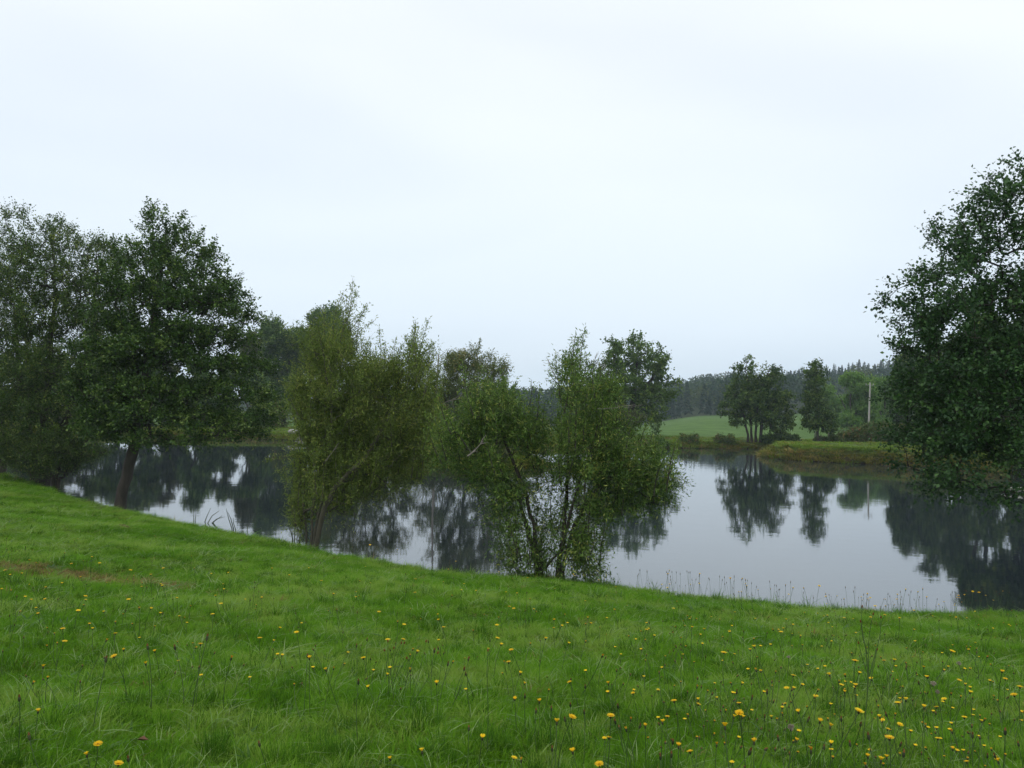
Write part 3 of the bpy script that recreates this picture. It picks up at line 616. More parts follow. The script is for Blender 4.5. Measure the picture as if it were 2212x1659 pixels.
far_tree('oak_tree', 'rounded open-crowned oak with short thick trunk standing alone beyond the pond', (1355, f), [[(1358, 900), (1372, 840), (1378, 760)], [(1358, 890), (1400, 830), (1425, 790)], [(1352, 890), (1330, 830), (1325, 770)]],
    [(1380, 745, 22, 24), (1332, 752, 26, 24), (1350, 790, 55, 38), (1405, 780, 36, 36), (1425, 815, 24, 30), (1370, 830, 62, 36), (1330, 850, 45, 40), (1400, 860, 45, 36), (1455, 828, 10, 7), (1440, 850, 16, 14), (1360, 890, 52, 28), (1410, 900, 26, 18), (1310, 890, 30, 30), (1412, 932, 12, 10), (1340, 915, 40, 14)],
    100, 'oak_light', 420, 31, leaf=(0.30, 0.22), deep=4.5, tw=0.75, rb=0.55, twigs=6)
f = foot(1296, 93)
far_tree('scrub_tree', 'olive-brown thin-leaved scrub tree overlapping the left side of the lone oak', (1296, f), [[(1292, 900), (1285, 820)], [(1298, 900), (1320, 830)]],
    [(1285, 800, 18, 18), (1300, 830, 34, 30), (1265, 850, 24, 30), (1310, 880, 40, 36), (1350, 905, 36, 24), (1275, 905, 30, 30), (1320, 935, 30, 12)],
    93, 'olive', 260, 32, leaf=(0.24, 0.13), deep=2.6, rb=0.14, dead=[(1290, 820, 1300, 760, 0, 2.2)])
f = foot(1628, 96)
far_tree('alder_clump', 'three-trunked clump of dark alders at the head of the cove', (1629, f), [[(1610, 905), (1600, 875), (1580, 860)], [(1620, 900), (1614, 840), (1612, 785)], [(1632, 900), (1642, 840), (1662, 795)], [(1644, 905), (1664, 870), (1690, 860)]],
    [(1612, 783, 10, 14), (1608, 800, 22, 8), (1612, 818, 26, 10), (1665, 795, 12, 10), (1672, 808, 24, 9), (1594, 806, 12, 5), (1605, 838, 34, 12), (1662, 832, 36, 12), (1690, 855, 26, 12), (1598, 858, 34, 10), (1650, 858, 40, 12), (1582, 876, 30, 8), (1640, 880, 50, 10), (1636, 845, 24, 34), (1638, 870, 60, 24), (1650, 905, 40, 14), (1690, 878, 22, 10), (1600, 896, 36, 8),
     (1655, 900, 45, 9), (1572, 893, 20, 5), (1692, 900, 22, 10), (1684, 918, 26, 9), (1688, 936, 22, 10), (1668, 920, 20, 7), (1566, 880, 10, 4), (1700, 915, 14, 10), (1590, 910, 26, 6)],
    96, 'oak', 500, 33, leaf=(0.26, 0.18), deep=3.6, rb=0.15, asc=0.05, upb=0.10, tw=0.55, bare=0.5, spread=9)
f = foot(1768, 92)
far_tree('alder_sapling', 'narrow tapering alder on a slim pale trunk on the grassy spit', (1768, f), [[(1764, 900), (1760, 850), (1760, 795)], [(1766, 920), (1785, 880)]],
    [(1762, 790, 12, 7), (1764, 806, 20, 8), (1760, 830, 22, 18), (1760, 860, 26, 18), (1764, 890, 28, 20), (1776, 912, 30, 16), (1752, 915, 16, 10), (1790, 925, 14, 8)],
    92, 'oak', 240, 34, leaf=(0.24, 0.17), deep=2.4, rb=0.13, asc=0.1, upb=0.1, tw=0.5, bare=0.3)
def tree_at(u, Y, w, top, leafm, n, seed, label, name='shore_tree', group=None, leaf=(0.34, 0.25), lean=0, low=0.25, cat='tree'):
    """a freely shaped round tree: half-width w and top given in picture units"""
    r_ = random.Random(seed); f = foot(u, Y); hgt = f-top; L = []
    for _ in range(13):
        t = r_.uniform(low, 0.92); ww = w*math.sin(math.pi*min(1, 0.18+0.75*t))**0.7
        L.append((u+lean*t+r_.uniform(-1, 1)*ww*0.6, f-hgt*t, w*r_.uniform(0.3, 0.5), hgt*r_.uniform(0.09, 0.16), r_.uniform(-1, 1)*w*Y/FP*0.5))
    L.append((u+lean, top+hgt*0.08, w*0.28, hgt*0.09))
    return far_tree(name, label, (u, f), [[(u+lean*.3, f-hgt*0.35), (u+lean, f-hgt*0.85)], [(u+w*.2, f-hgt*0.35), (u+w*0.5, f-hgt*0.65)], [(u-w*.2, f-hgt*0.4), (u-w*0.5, f-hgt*0.7)]], L, Y, leafm, n, seed,
                    leaf=leaf, deep=w*Y/FP*0.8, rb=0.012*hgt*Y/FP+0.08, group=group, cat=cat, tw=0.02*w*Y/FP*5+0.35)
tree_at(592, 128, 80, 690, 'oak', 860, 41, 'tall dark oak seen between the pointed alder and the tall willow', 'oak_tree', low=0.2)
tree_at(695, 135, 98, 678, 'oak', 860, 42, 'broad dark oak whose round top shows above the tall willow', 'oak_tree', low=0.35)
tree_at(545, 118, 34, 715, 'olive', 240, 43, 'thin pale-topped tree peeping out right of the pointed alder', 'shore_tree')
row = [(-60, 96, 780, 'oak', 'outermost dark tree behind the slanting trunk at the left edge'), (5, 94, 770, 'ash', 'dull green tree behind the gap between slanting and forked trunks'), (70, 97, 765, 'oak', 'dark tree right behind the forked tree'),
    (135, 93, 775, 'olive', 'olive tree behind the right fork of the forked tree'), (195, 96, 770, 'ash', 'bushy tree in the gap right of the forked tree'), (255, 94, 785, 'oak', 'dark tree behind the left skirt of the pointed alder'),
    (315, 92, 775, 'ash', 'dark tree straight behind the stem of the pointed alder'), (375, 95, 790, 'olive', 'brownish tree behind the middle of the pointed alder'), (430, 93, 785, 'oak', 'dark tree behind the right half of the pointed alder'),
    (490, 97, 800, 'ash', 'dull green tree behind the right skirt of the pointed alder'), (545, 99, 815, 'oak', 'low dark tree just beyond the right tip of the pointed alder')]
for k, (u, Y_, top, lm, lb) in enumerate(row): tree_at(u, Y_, 46, top, lm, 300, 440+k, lb+' on the far shore', group='trees in a row on the far left shore', low=0.03)
tree_at(612, 98, 26, 872, 'bramble', 150, 49, 'small light green bush on the far bank left of the tall willow', 'shore_bush', leaf=(0.2, 0.1), low=0.1, cat='bush')
tree_at(800, 100, 60, 820, 'olive', 200, 50, 'olive bush on the far shore hidden behind the tall willow', 'shore_bush', low=0.1, cat='bush')
# right background, behind the pole and the right-hand alder
tree_at(1838, 140, 56, 812, 'lime', 560, 51, 'light green roundish tree left of the concrete pole', low=0.02)
tree_at(1912, 150, 54, 822, 'lime', 520, 52, 'light green tree right of the concrete pole', low=0.02)
tree_at(1792, 165, 46, 836, 'lime', 420, 53, 'mid green tree in the gap between the spit alder and the light green tree', low=0.02)
tree_at(1876, 172, 46, 830, 'lime', 360, 531, 'duller tree filling the gap directly behind the concrete pole', low=0.02)
tree_at(1960, 100, 44, 760, 'oak', 420, 550, 'slimmer tree on the right shore behind the left tips of the towering alder', low=0.05)
tree_at(2012, 96, 52, 722, 'oak', 520, 55, 'tall tree on the right shore screened by the towering alder', low=0.05)
tree_at(2072, 88, 50, 745, 'ash', 460, 551, 'rounder tree on the right shore between two taller ones behind the towering alder', low=0.05)
tree_at(2130, 74, 60, 690, 'oak', 520, 56, 'bigger tree on the right shore screened by the towering alder near the frame edge', low=0.12)
tree_at(2215, 60, 75, 600, 'ash', 560, 57, 'right shore tree at the frame edge behind the towering alder', low=0.12)
tree_at(2320, 54, 85, 520, 'oak', 420, 571, 'tree on the right shore just outside the frame behind the towering alder', low=0.12)

# --- hedge of bramble round the foot of the pole, small bushes on the far bank
def bramble(label, pts, Y, seed, n=200, leafm='bramble', h=1.0, name='bramble_bush', leaf=(0.17, 0.13)):
    r_ = random.Random(seed); L = []; stems = []
    for (u, hh, w) in pts:
        f = foot(u, Y); L.append((u, f-hh*0.45, w, hh*0.55)); stems.append((u, f, u+r_.uniform(-6, 6), f-hh*0.6))
    trs = [root_at(line((s[0], s[1], Y), (s[2], s[3], Y), n=6, jit=.03)) for s in stems]
    b = trs[0][0]
    return make_tree(name, label, 'bush', (b[0], b[1], H(b[0], b[1])), trs, L, Y, leafm, 'bark', n, leaf, 5, 6, 0.35, 0.008, 0.03, deep=1.6, asc=0.3, upb=0.4, bare=0.1, seed=seed, ntwigtube=False, crown='foliage', tubes=False, stems_apart=True)
bramble('long tangled bramble mound at the foot of the concrete pole', [(1780, 16, 18), (1815, 26, 22), (1848, 38, 24), (1880, 44, 26), (1912, 46, 26), (1940, 42, 22)], 93, 61, 760)
bramble('low bramble tuft at the right end of the spit under the towering alder', [(1955, 30, 20), (1985, 36, 22), (2020, 34, 24), (2060, 30, 24)], 79, 62, 320)
bramble('small green shrub on the far bank right of the lone oak', [(1425, 14, 8), (1436, 10, 7)], 91, 63, 50, 'oak_light')
bramble('small dark bramble tuft at the left end of the far bank below the oak', [(1392, 12, 9), (1404, 9, 8)], 90, 66, 50)
bramble('low bramble tuft on the far bank halfway between the oak and the alder clump', [(1480, 12, 10), (1496, 14, 11)], 94, 67, 70)
bramble('bramble tuft on the far bank just left of the alder clump', [(1555, 14, 11), (1575, 16, 12)], 95, 68, 80)
bramble('dark scrub on the bank of the cove right of the alder clump', [(1660, 20, 14), (1690, 22, 14), (1715, 18, 12)], 95.5, 69, 140, 'oak')
bramble('bush of rough green growth on the right shore near the pale slab', [(2110, 40, 30), (2150, 46, 30), (2070, 30, 24)], 56, 64, 300, leaf=(0.14, 0.1))
bramble('brown and green scrub under the island thicket', [(930, 26, 26), (975, 22, 26), (1020, 20, 26), (1070, 24, 26)], 53.4, 65, 260, 'olive', leaf=(0.13, 0.06))

# ------------------------------------------------------------------ forest on the far hill
def clump_leaves(C, rad, n, size, rg, cone=False):
    q = unit(rg.normal(0, 1, (n, 3)))*(0.55+0.5*rg.random((n, 1)))
    P = C+q*rad; ax = q+rg.normal(0, 0.5, (n, 3)); nm = rg.normal(0, 0.6, (n, 3))+q
    return leaves(P, ax, nm, size*(0.7+0.6*rg.random(n)), size*0.8, np.zeros(n))
def conifer(h, rg, n=170, s=1.0):
    t = rg.random(n)**0.8; z = h*(0.10+0.90*t); th = rg.random(n)*6.283; rr = (h*0.19*(1-t)**0.85+0.12)*(0.35+0.75*rg.random(n))
    D = np.stack([np.cos(th), np.sin(th), np.full(n, -0.42)], 1)
    P = np.stack([np.cos(th)*rr*0.35, np.sin(th)*rr*0.35, z+rr*0.15], 1)
    nm = rg.normal(0, 0.25, (n, 3))+np.array([0, 0, 1])
    V, F, T = leaves(P, D, nm, rr*0.9+0.25, (0.5+0.5*(1-t))*s, np.zeros(n))
    return V, F
def broadleaf(h, rg, n=230):
    Vs = []; Fs = []; o = 0
    for k in range(7):
        c = np.array([rg.normal(0, 0.16*h), rg.normal(0, 0.16*h), h*rg.uniform(0.38, 0.82)])
        V, F, _ = clump_leaves(c, h*np.array([0.2, 0.2, 0.15]), n//7, 0.075*h, rg); Vs.append(V); Fs.append(F+o); o += len(V)
    return np.concatenate(Vs), np.concatenate(Fs)
rf = np.random.default_rng(77)
protoC = [conifer(1.0*12, rf, 190) for _ in range(5)]
protoB = [broadleaf(12.5, rf) for _ in range(6)]
Vs = []; Fs = []; Ts = []; o = 0; spots = []
def fits(x, y):
    t = x/y
    if y < 282+0.10*x or y > 640: return False
    if t < -0.14 or t > 0.78: return False
    return True
tries = 0
while len(spots) < 1150 and tries < 60000:
    tries += 1
    y_ = 270+rf.random()**1.6*360; x_ = y_*rf.uniform(-0.14, 0.78)
    if not fits(x_, y_): continue
    spots.append((x_, y_))
for x_, y_ in spots:
    t = x_/y_
    con = rf.random() < (0.85 if t < 0.25 and y_ < 330 else (0.75 if y_ > 480 and t > 0.33 else 0.15))
    if t > 0.30 and y_ > 410: con = rf.random() < 0.93
    V, F = (protoC if con else protoB)[rf.integers(0, 5)]
    s = rf.uniform(0.62, 1.2)*(1.0 if con else 1.1)
    if t > 0.30 and y_ > 410: s = rf.uniform(0.55, 1.0); a_ = rf.random()*6.283
    ca, sa = math.cos(a_), math.sin(a_)
    W = V*s; W = np.stack([W[:, 0]*ca-W[:, 1]*sa, W[:, 0]*sa+W[:, 1]*ca, W[:, 2]], 1)+np.array([x_, y_, H(x_, y_)-0.3])
    Vs.append(W); Fs.append(F+o); o += len(W)
    Ts.append(np.clip((rf.uniform(0.0, 0.22) if con else rf.uniform(0.25, 1.0)**1.3)+np.repeat(rf.normal(0, 0.07, len(W)//4), 4), 0, 1))
o_ = link('forest', np_mesh('forest', np.concatenate(Vs), np.concatenate(Fs), M['forest'], tint=np.concatenate(Ts)))
tag(o_, 'mixed wood of dark spruces and paler broadleaf trees covering the hill beyond the field', 'forest', kind='stuff')
# far left: low distant tree line
Vs = []; Fs = []; Ts = []; o = 0
for _ in range(170):
    y_ = rf.uniform(380, 470); x_ = y_*rf.uniform(-0.75, -0.12)
    V, F = protoB[rf.integers(0, 5)]; s = rf.uniform(0.5, 0.8)
    W = V*s+np.array([x_, y_, H(x_, y_)-0.3]); Vs.append(W); Fs.append(F+o); o += len(W)
    Ts.append(np.full(len(W), rf.uniform(0.3, 0.8)))
o_ = link('distant_tree_line', np_mesh('distant_tree_line', np.concatenate(Vs), np.concatenate(Fs), M['forest'], tint=np.concatenate(Ts)))
tag(o_, 'low hazy line of trees far beyond the left shore', 'tree line', kind='stuff')
# spruces that stand out of the skyline
spr_places = ['leftmost of the spruces breaking the skyline right of the alder clump', 'small skyline spruce just right of the alder clump', 'second small spruce between the alder clump and the spit alder', 'blunt skyline spruce left of the spit alder',
    'pointed skyline spruce just right of the spit alder', 'low skyline spruce above the light green tree', 'slim skyline spruce above the light green tree', 'tallest sharp spruce on the skyline left of the concrete pole',
    'skyline spruce between the tallest spruce and the concrete pole', 'skyline spruce straight above the concrete pole', 'pointed skyline spruce right of the concrete pole', 'rightmost skyline spruce beside the towering alder']
sk = [(1600, 812), (1708, 800), (1726, 797), (1742, 799), (1792, 797), (1812, 792), (1826, 795), (1856, 776), (1874, 788), (1890, 786), (1903, 778), (1921, 777)]
for (u, v), lb in zip(sk, spr_places):
    Y = 500+rf.uniform(-15, 15); p = pt(u, v, Y); g = H(p[0], p[1]); h = max(9.0, p[2]-g)
    if p[2]-g < 9: g = p[2]-9
    root = empty('spruce_tree', (p[0], p[1], g)); tag(root, 'dark '+lb, 'spruce', 'spruces on the hill skyline')
    V, F = conifer(h, rf, 420, 1.1)
    link('crown', np_mesh('crown', V, F, M['spruce'], tint=np.clip(np.repeat(rf.random(len(V)//4), 4), 0, 1)), root)
    mb_ = MB(); mb_.tube([[0, 0, -0.5], [0, 0, h*0.5], [0, 0, h*0.97]], [0.28, 0.18, 0.03], 6); link('trunk', mb_.mesh('trunk', M['bark']), root)

# ------------------------------------------------------------------ pole, wires, posts, stones
def pole(u, v, Y, label):
    p = pt(u, v, Y); g = H(p[0], p[1]); h = p[2]-g
    root = empty('utility_pole', (p[0], p[1], g)); tag(root, label, 'utility pole', 'poles of the overhead line')
    mb_ = MB(); s_ = 0.27; t_ = 0.16
    z = np.array([-0.3, h]); w = np.array([s_, t_])/2
    Vp = [];
    for k in (0, 1):
        for sx, sy in ((-1, -1), (1, -1), (1, 1), (-1, 1)): Vp.append([sx*w[k]*0.75, sy*w[k], z[k]])
    mb_.add(Vp, [[0, 1, 5, 4], [1, 2, 6, 5], [2, 3, 7, 6], [3, 0, 4, 7], [4, 5, 6, 7]])
    link('pole_shaft', mb_.mesh('pole_shaft', M['pole']), root).rotation_euler = (0, math.radians(1.2), 0)
    cb = MB(); ox = h*math.tan(math.radians(1.2))
    cb.tube([[ox-0.55, 0.12, h-0.35], [ox+0.55, 0.12, h-0.35]], 0.045, 6); link('crossarm', cb.mesh('crossarm', M['steel']), root)
    for k in (-0.45, 0.45):
        ib = MB(); ib.tube([[ox+k, 0.12, h-0.30], [ox+k, 0.12, h-0.2], [ox+k, 0.12, h-0.12]], [0.05, 0.06, 0.03], 8); link('insulator', ib.mesh('insulator', M['stone'], True), root)
    return np.array([p[0]+ox, p[1]+0.12, g+h])
t1 = pole(1877, 826, 100, 'pale concrete pole standing behind the bramble mound')
t2 = pole(1559, 878, 262, 'tiny distant pole at the forest edge beyond the field')
wires = ['left wire of the overhead line from the concrete pole to the distant pole', 'right wire of the overhead line from the concrete pole to the distant pole']
for k, lb in zip((-0.45, 0.45), wires):
    A_ = t1+np.array([k, 0, -0.12]); B_ = t2+np.array([k, 0, -0.12]); t = np.linspace(0, 1, 30)[:, None]
    P = A_*(1-t)+B_*t; P[:, 2] -= 3.0*4*(t*(1-t))[:, 0]; c = P[0].copy()
    mb_ = MB(); mb_.tube(P-c, 0.012, 4)
    tag(link('overhead_wire', mb_.mesh('overhead_wire', M['wire']), loc=c), lb, 'wire', 'overhead wires')
for u, Y, lb in ((1760, 96, 'short wooden post left of the slim alder on the spit'), (1789, 100, 'short pale wooden post right of the slim alder on the spit')):
    f = foot(u, Y); p = pt(u, f, Y); g = H(p[0], p[1]); mb_ = MB()
    mb_.tube([[0, 0, -0.2], [0.02, 0, 0.7], [0.03, 0, 1.35], [0.03, 0, 1.42]], [0.08, 0.075, 0.07, 0.04], 8)
    tag(link('fence_post', mb_.mesh('fence_post', M['dead_wood'], True), loc=(p[0], p[1], g)), lb, 'post')
def rock(r, sx, sy, sz, seed):
    rg = np.random.default_rng(seed); import bmesh
    bm = bmesh.new(); bmesh.ops.create_icosphere(bm, subdivisions=3, radius=1.0)
    K = unit(rg.normal(0, 1, (9, 3))); D = rg.uniform(0.62, 0.95, 9)
    for v in bm.verts:
        c = np.array(v.co)
        for k, d_ in zip(K, D):
            q = c@k
            if q > d_: c = c-k*(q-d_)*0.85
        v.co = c*np.array([sx, sy, sz])*r
    me = bpy.data.meshes.new('stone'); bm.to_mesh(me); bm.free(); me.materials.append(M['stone']); return me
def put_rock(u, v, r, sx, sy, sz, seed, label, Y=None):
    p = ptz(u, v, 0.05) if Y is None else pt(u, v, Y); o = link('stone', rock(r, sx, sy, sz, seed), loc=(p[0], p[1], max(H(p[0], p[1]), 0)+r*sz*0.35)); tag(o, label, 'stone'); return o
put_rock(2203, 1062, 0.7, 1.5, 1.0, 0.35, 3, 'flat pale slab on the right shore at the frame edge')
put_rock(634, 948, 0.55, 1.2, 1, 0.7, 4, 'grey stone on the far bank just left of the tall willow, larger of two')
put_rock(648, 950, 0.4, 1.3, 1, 0.7, 5, 'smaller grey stone right beside the larger one on the far bank')

# ------------------------------------------------------------------ grass
def tuft(name, nb, R0, h, w, lean, m, seed, curl=0.5):
    rg = np.random.default_rng(seed); Vs = []; Fq = []; Ft = []; o = 0
    for _ in range(nb):
        a = rg.random()*6.283; r_ = R0*math.sqrt(rg.random()); bx, by = r_*math.cos(a), r_*math.sin(a)
        th = a+rg.normal(0, 0.8); L = h*rg.uniform(0.55, 1.15); ln = lean*rg.uniform(0.3, 1.3); sd_ = np.array([-math.sin(th), math.cos(th), 0])
        dr = np.array([math.cos(th), math.sin(th), 0]); ww = w*rg.uniform(0.7, 1.2)
        for k, t in enumerate((0, 0.35, 0.7)):
            c = np.array([bx, by, 0])+dr*L*ln*t**1.8+np.array([0, 0, L*(t-curl*0.5*ln*t*t)])
            wk = ww*(1, 0.85, 0.55)[k]/2; Vs += [c-sd_*wk, c+sd_*wk]
        Vs.append(np.array([bx, by, 0])+dr*L*ln+np.array([0, 0, L*(1-curl*0.5*ln)]))
        Fq += [[o, o+1, o+3, o+2], [o+2, o+3, o+5, o+4]]; Ft += [[o+4, o+5, o+6]]; o += 7
    return np_mesh(name, np.array(Vs), [np.array(Fq), np.array(Ft)], m)
def scatter(name, label, cat, P, rot, scl, meshes, kind='stuff'):
    me = bpy.data.meshes.new(name); me.vertices.add(len(P)); me.vertices.foreach_set('co', np.asarray(P, np.float32).ravel())
    for n_, t_, arr in (('rot', 'FLOAT_VECTOR', rot), ('scl', 'FLOAT_VECTOR', scl)):
        a = me.attributes.new(n_, t_, 'POINT'); a.data.foreach_set('vector', np.asarray(arr, np.float32).ravel())
    a = me.attributes.new('pick', 'INT', 'POINT'); a.data.foreach_set('value', np.random.default_rng(len(P)).integers(0, len(meshes), len(P)).astype(np.int32))
    me.update()
    ob = link(name, me); tag(ob, label, cat, kind=kind)
    col_ = bpy.data.collections.new(name+'_kinds')
    for k, mm in enumerate(meshes): col_.objects.link(bpy.data.objects.new(f'{name}_kind_{k}', mm))
    ng = bpy.data.node_groups.new(name, 'GeometryNodeTree')
    ng.interface.new_socket('Geometry', in_out='INPUT', socket_type='NodeSocketGeometry'); ng.interface.new_socket('Geometry', in_out='OUTPUT', socket_type='NodeSocketGeometry')
    gi = ng.nodes.new('NodeGroupInput'); go = ng.nodes.new('NodeGroupOutput'); ip = ng.nodes.new('GeometryNodeInstanceOnPoints')
    ci = ng.nodes.new('GeometryNodeCollectionInfo'); ci.inputs['Collection'].default_value = col_; ci.inputs['Separate Children'].default_value = True; ci.inputs['Reset Children'].default_value = True
    def na(n_, t_):
        q = ng.nodes.new('GeometryNodeInputNamedAttribute'); q.data_type = t_; q.inputs['Name'].default_value = n_; return q.outputs['Attribute']
    L = ng.links.new
    L(gi.outputs[0], ip.inputs['Points']); L(ci.outputs[0], ip.inputs['Instance']); ip.inputs['Pick Instance'].default_value = True
    L(na('pick', 'INT'), ip.inputs['Instance Index']); L(na('scl', 'FLOAT_VECTOR'), ip.inputs['Scale'])
    er = ng.nodes.new('FunctionNodeEulerToRotation'); L(na('rot', 'FLOAT_VECTOR'), er.inputs[0]); L(er.outputs[0], ip.inputs['Rotation'])
    L(ip.outputs[0], go.inputs[0])
    md = ob.modifiers.new('scatter', 'NODES'); md.node_group = ng
    return ob
rg = np.random.default_rng(5)
def wedge(n, y0, y1, t0, t1, power=1.0):
    """points in the view wedge, denser near the camera"""
    u_ = rg.random(n); y_ = y0*(y1/y0)**(u_**power); x_ = y_*rg.uniform(t0, t1, n); return x_, y_
x1, y1 = wedge(52000, 2.2, 19, -0.88, 0.85, 0.85); x2, y2 = wedge(26000, 15, 42, -0.95, -0.12, 1.0)
x3, y3 = rg.uniform(-4, 5, 2500), rg.uniform(0.6, 2.6, 2500)
x_ = np.concatenate([x1, x2, x3]); y_ = np.concatenate([y1, y2, y3]); d_ = land(x_, y_)
k = d_ > 0.02; x_, y_, d_ = x_[k], y_[k], d_[k]
dw = dry_w(x_, y_)
clump = 0.5+0.5*np.sin(x_*1.7+2*np.sin(y_*1.1))*np.sin(y_*2.1+1.5*np.sin(x_*0.9))
clump2 = 0.5+0.5*np.sin(x_*5.3+3*np.sin(y_*3.7))*np.sin(y_*6.1+2.5*np.sin(x_*4.1))
isdry = rg.random(len(x_)) < dw*0.8
isdark = (~isdry) & (rg.random(len(x_)) < 0.10+0.5*(clump2 > 0.86))
R3 = lambda n: np.stack([rg.normal(0, 0.12, n), rg.normal(0, 0.12, n), rg.uniform(0, 6.283, n)], 1)
z_ = height(x_, y_)-0.01
dist = np.hypot(x_, y_)
fine = np.sin(x_*11+2*np.sin(y_*9))*np.sin(y_*13+3*np.sin(x_*8)); brow = (d_ < 1.1)*(rg.random(len(x_)) < 0.35)
wide = (0.8+0.055*dist)*rg.uniform(0.7, 1.35, len(x_)); tall = (0.55+0.30*clump+0.30*clump2+0.22*fine)*rg.uniform(0.6, 1.45, len(x_))*(1-0.25*smooth((dist-8)/10))*(1+brow*rg.uniform(0.3, 1.3, len(x_)))
S = np.stack([wide, wide, tall], 1); P_ = np.stack([x_, y_, z_], 1)
tufts = [tuft('grass_tuft', 46, 0.085, 0.098, 0.0038, 1.15, M['grass'], 100+k, 0.75) for k in range(7)]
dtuft = [tuft('dark_tuft', 34, 0.055, 0.115, 0.004, 0.5, M['grass_dark'], 120+k) for k in range(4)]
stuft = [tuft('dry_tuft', 34, 0.09, 0.10, 0.004, 0.9, M['straw'], 140+k, 0.9) for k in range(4)]
pale_t = [tuft('pale_tuft', 14, 0.09, 0.15, 0.0048, 1.4, M['grass_pale'], 180+k, 1.1) for k in range(4)]
weed_t = [tuft('weed_tuft', 9, 0.035, 0.11, 0.020, 1.5, M['weed'], 190+k, 1.1) for k in range(4)]
k = (~isdry) & (rg.random(len(x_)) < 0.07+0.12*(fine > 0.55))
scatter('pale_grass', 'pale bent grass blades lying over the meadow', 'grass', P_[k], R3(k.sum()), S[k], pale_t)
k = (rg.random(len(x_)) < 0.025+0.10*(clump2 < 0.12)) & (dist < 22)
Sw = S[k]*[1.0, 1.0, 1.0]; scatter('meadow_weeds', 'small broad-leaved rosettes among the meadow grass', 'weeds', P_[k], R3(k.sum()), Sw, weed_t)
k = ~isdry & ~isdark
scatter('grass', 'fresh green meadow grass on the near bank', 'grass', P_[k], R3(k.sum()), S[k], tufts)
scatter('dark_grass', 'darker blue-green tufts scattered through the near meadow', 'grass', P_[isdark], R3(isdark.sum()), S[isdark], dtuft)
k = isdry | (rg.random(len(x_)) < 0.02)
Sd = S.copy(); Sd[:, 2] *= 0.8
scatter('dry_grass', 'straw-brown dry grass in the bare patch at the left of the meadow', 'dry grass', P_[k], R3(k.sum()), Sd[k], stuft)
# rank growth along the brow of the near bank, thickest round the feet of the bushes and trees
n = 9000; x_ = rg.uniform(-26, 14, n); y_ = rg.uniform(14, 42, n); d_ = land(x_, y_)
ft = [pt(1185, 1243, 17.6), pt(675, 1178, 21.8), pt(258, 1098, 28.5), pt(90, 1038, 35)]
nf = np.min([np.hypot(x_-q[0], y_-q[1]) for q in ft], axis=0)
k = (d_ > -0.12) & (d_ < 0.75) & (rg.random(n) < np.where(nf < 1.2, 1.0, 0.40)); x_, y_, d_, nf = x_[k], y_[k], d_[k], nf[k]
for q, m_f in ((0, 260), (1, 200), (2, 160), (3, 260)):
    xx = ft[q][0]+rg.normal(0, 0.45 if q < 3 else 1.2, m_f); yy = ft[q][1]+rg.normal(0, 0.35, m_f); dd = land(xx, yy); kk = dd > -0.15
    x_ = np.concatenate([x_, xx[kk]]); y_ = np.concatenate([y_, yy[kk]])
z_ = np.maximum(height(x_, y_), -0.05)-0.02; sz = rg.uniform(0.8, 2.0, len(x_)); Sf = np.stack([1.1+0.4*sz, 1.1+0.4*sz, sz], 1); Pf = np.stack([x_, y_, z_], 1); kk = rg.random(len(x_)) < 0.3
fr_t = [tuft('fringe_tuft', 16, 0.06, 0.19, 0.006, 0.8, M['grass_dark'], 210+k, 0.9) for k in range(4)]
fs_t = [tuft('dead_fringe_tuft', 10, 0.06, 0.19, 0.005, 0.9, M['straw'], 220+k, 0.9) for k in range(4)]
scatter('bank_fringe', 'longer dark grass fringing the near water edge', 'grass', Pf[~kk], R3((~kk).sum()), Sf[~kk], fr_t)
scatter('dead_fringe', 'thin dead grass stems among the fringe of the near water edge', 'dry grass', Pf[kk], R3(kk.sum()), Sf[kk], fs_t)
# rough grass along the far shore, the spit, the island and the right shore
n = 90000
x_ = rg.uniform(-72, 60, n); y_ = rg.uniform(42, 104, n); d_ = land(x_, y_)
pr = np.where((d_ > 0.0) & (d_ < 2.2), 1.0, np.where((d_ > 0) & (d_ < 14), 0.30, 0)); k = rg.random(n) < pr
x_, y_, d_ = x_[k], y_[k], d_[k]; z_ = height(x_, y_)-0.03
edge = d_ < 1.9
sc_ = np.where(edge & (d_ < 0.9), rg.uniform(1.8, 3.6, len(x_)), np.where(edge, rg.uniform(1.3, 2.4, len(x_)), rg.uniform(0.9, 1.8, len(x_))))
spit = (x_ > 21) & (y_ < 84)
S = np.stack([sc_*1.9, sc_*1.9, sc_*np.where(spit, 0.85, 0.75)], 1)
gr_ = (rg.random(len(x_)) < np.where(edge & (d_ < 1.0), 0.35, 0.80))
gr_ &= ~(spit & edge & (d_ < 1.1) & (rg.random(len(x_)) < 0.8))
P_ = np.stack([x_, y_, z_], 1)
bt = [tuft('bank_tuft', 30, 0.11, 0.17, 0.012, 0.9, M['bank_blades'], 160+k, 0.9) for k in range(4)]
bg_ = [tuft('bank_green_tuft', 30, 0.11, 0.15, 0.012, 0.7, M['bank_green'], 170+k, 0.8) for k in range(4)]
scatter('bank_grass', 'tawny overhanging grass along the far shore and the spit', 'grass', P_[~gr_], R3((~gr_).sum()), S[~gr_], bt)
scatter('bank_green_grass', 'rough green grass on the far shore and the spit', 'grass', P_[gr_], R3(gr_.sum()), S[gr_], bg_)

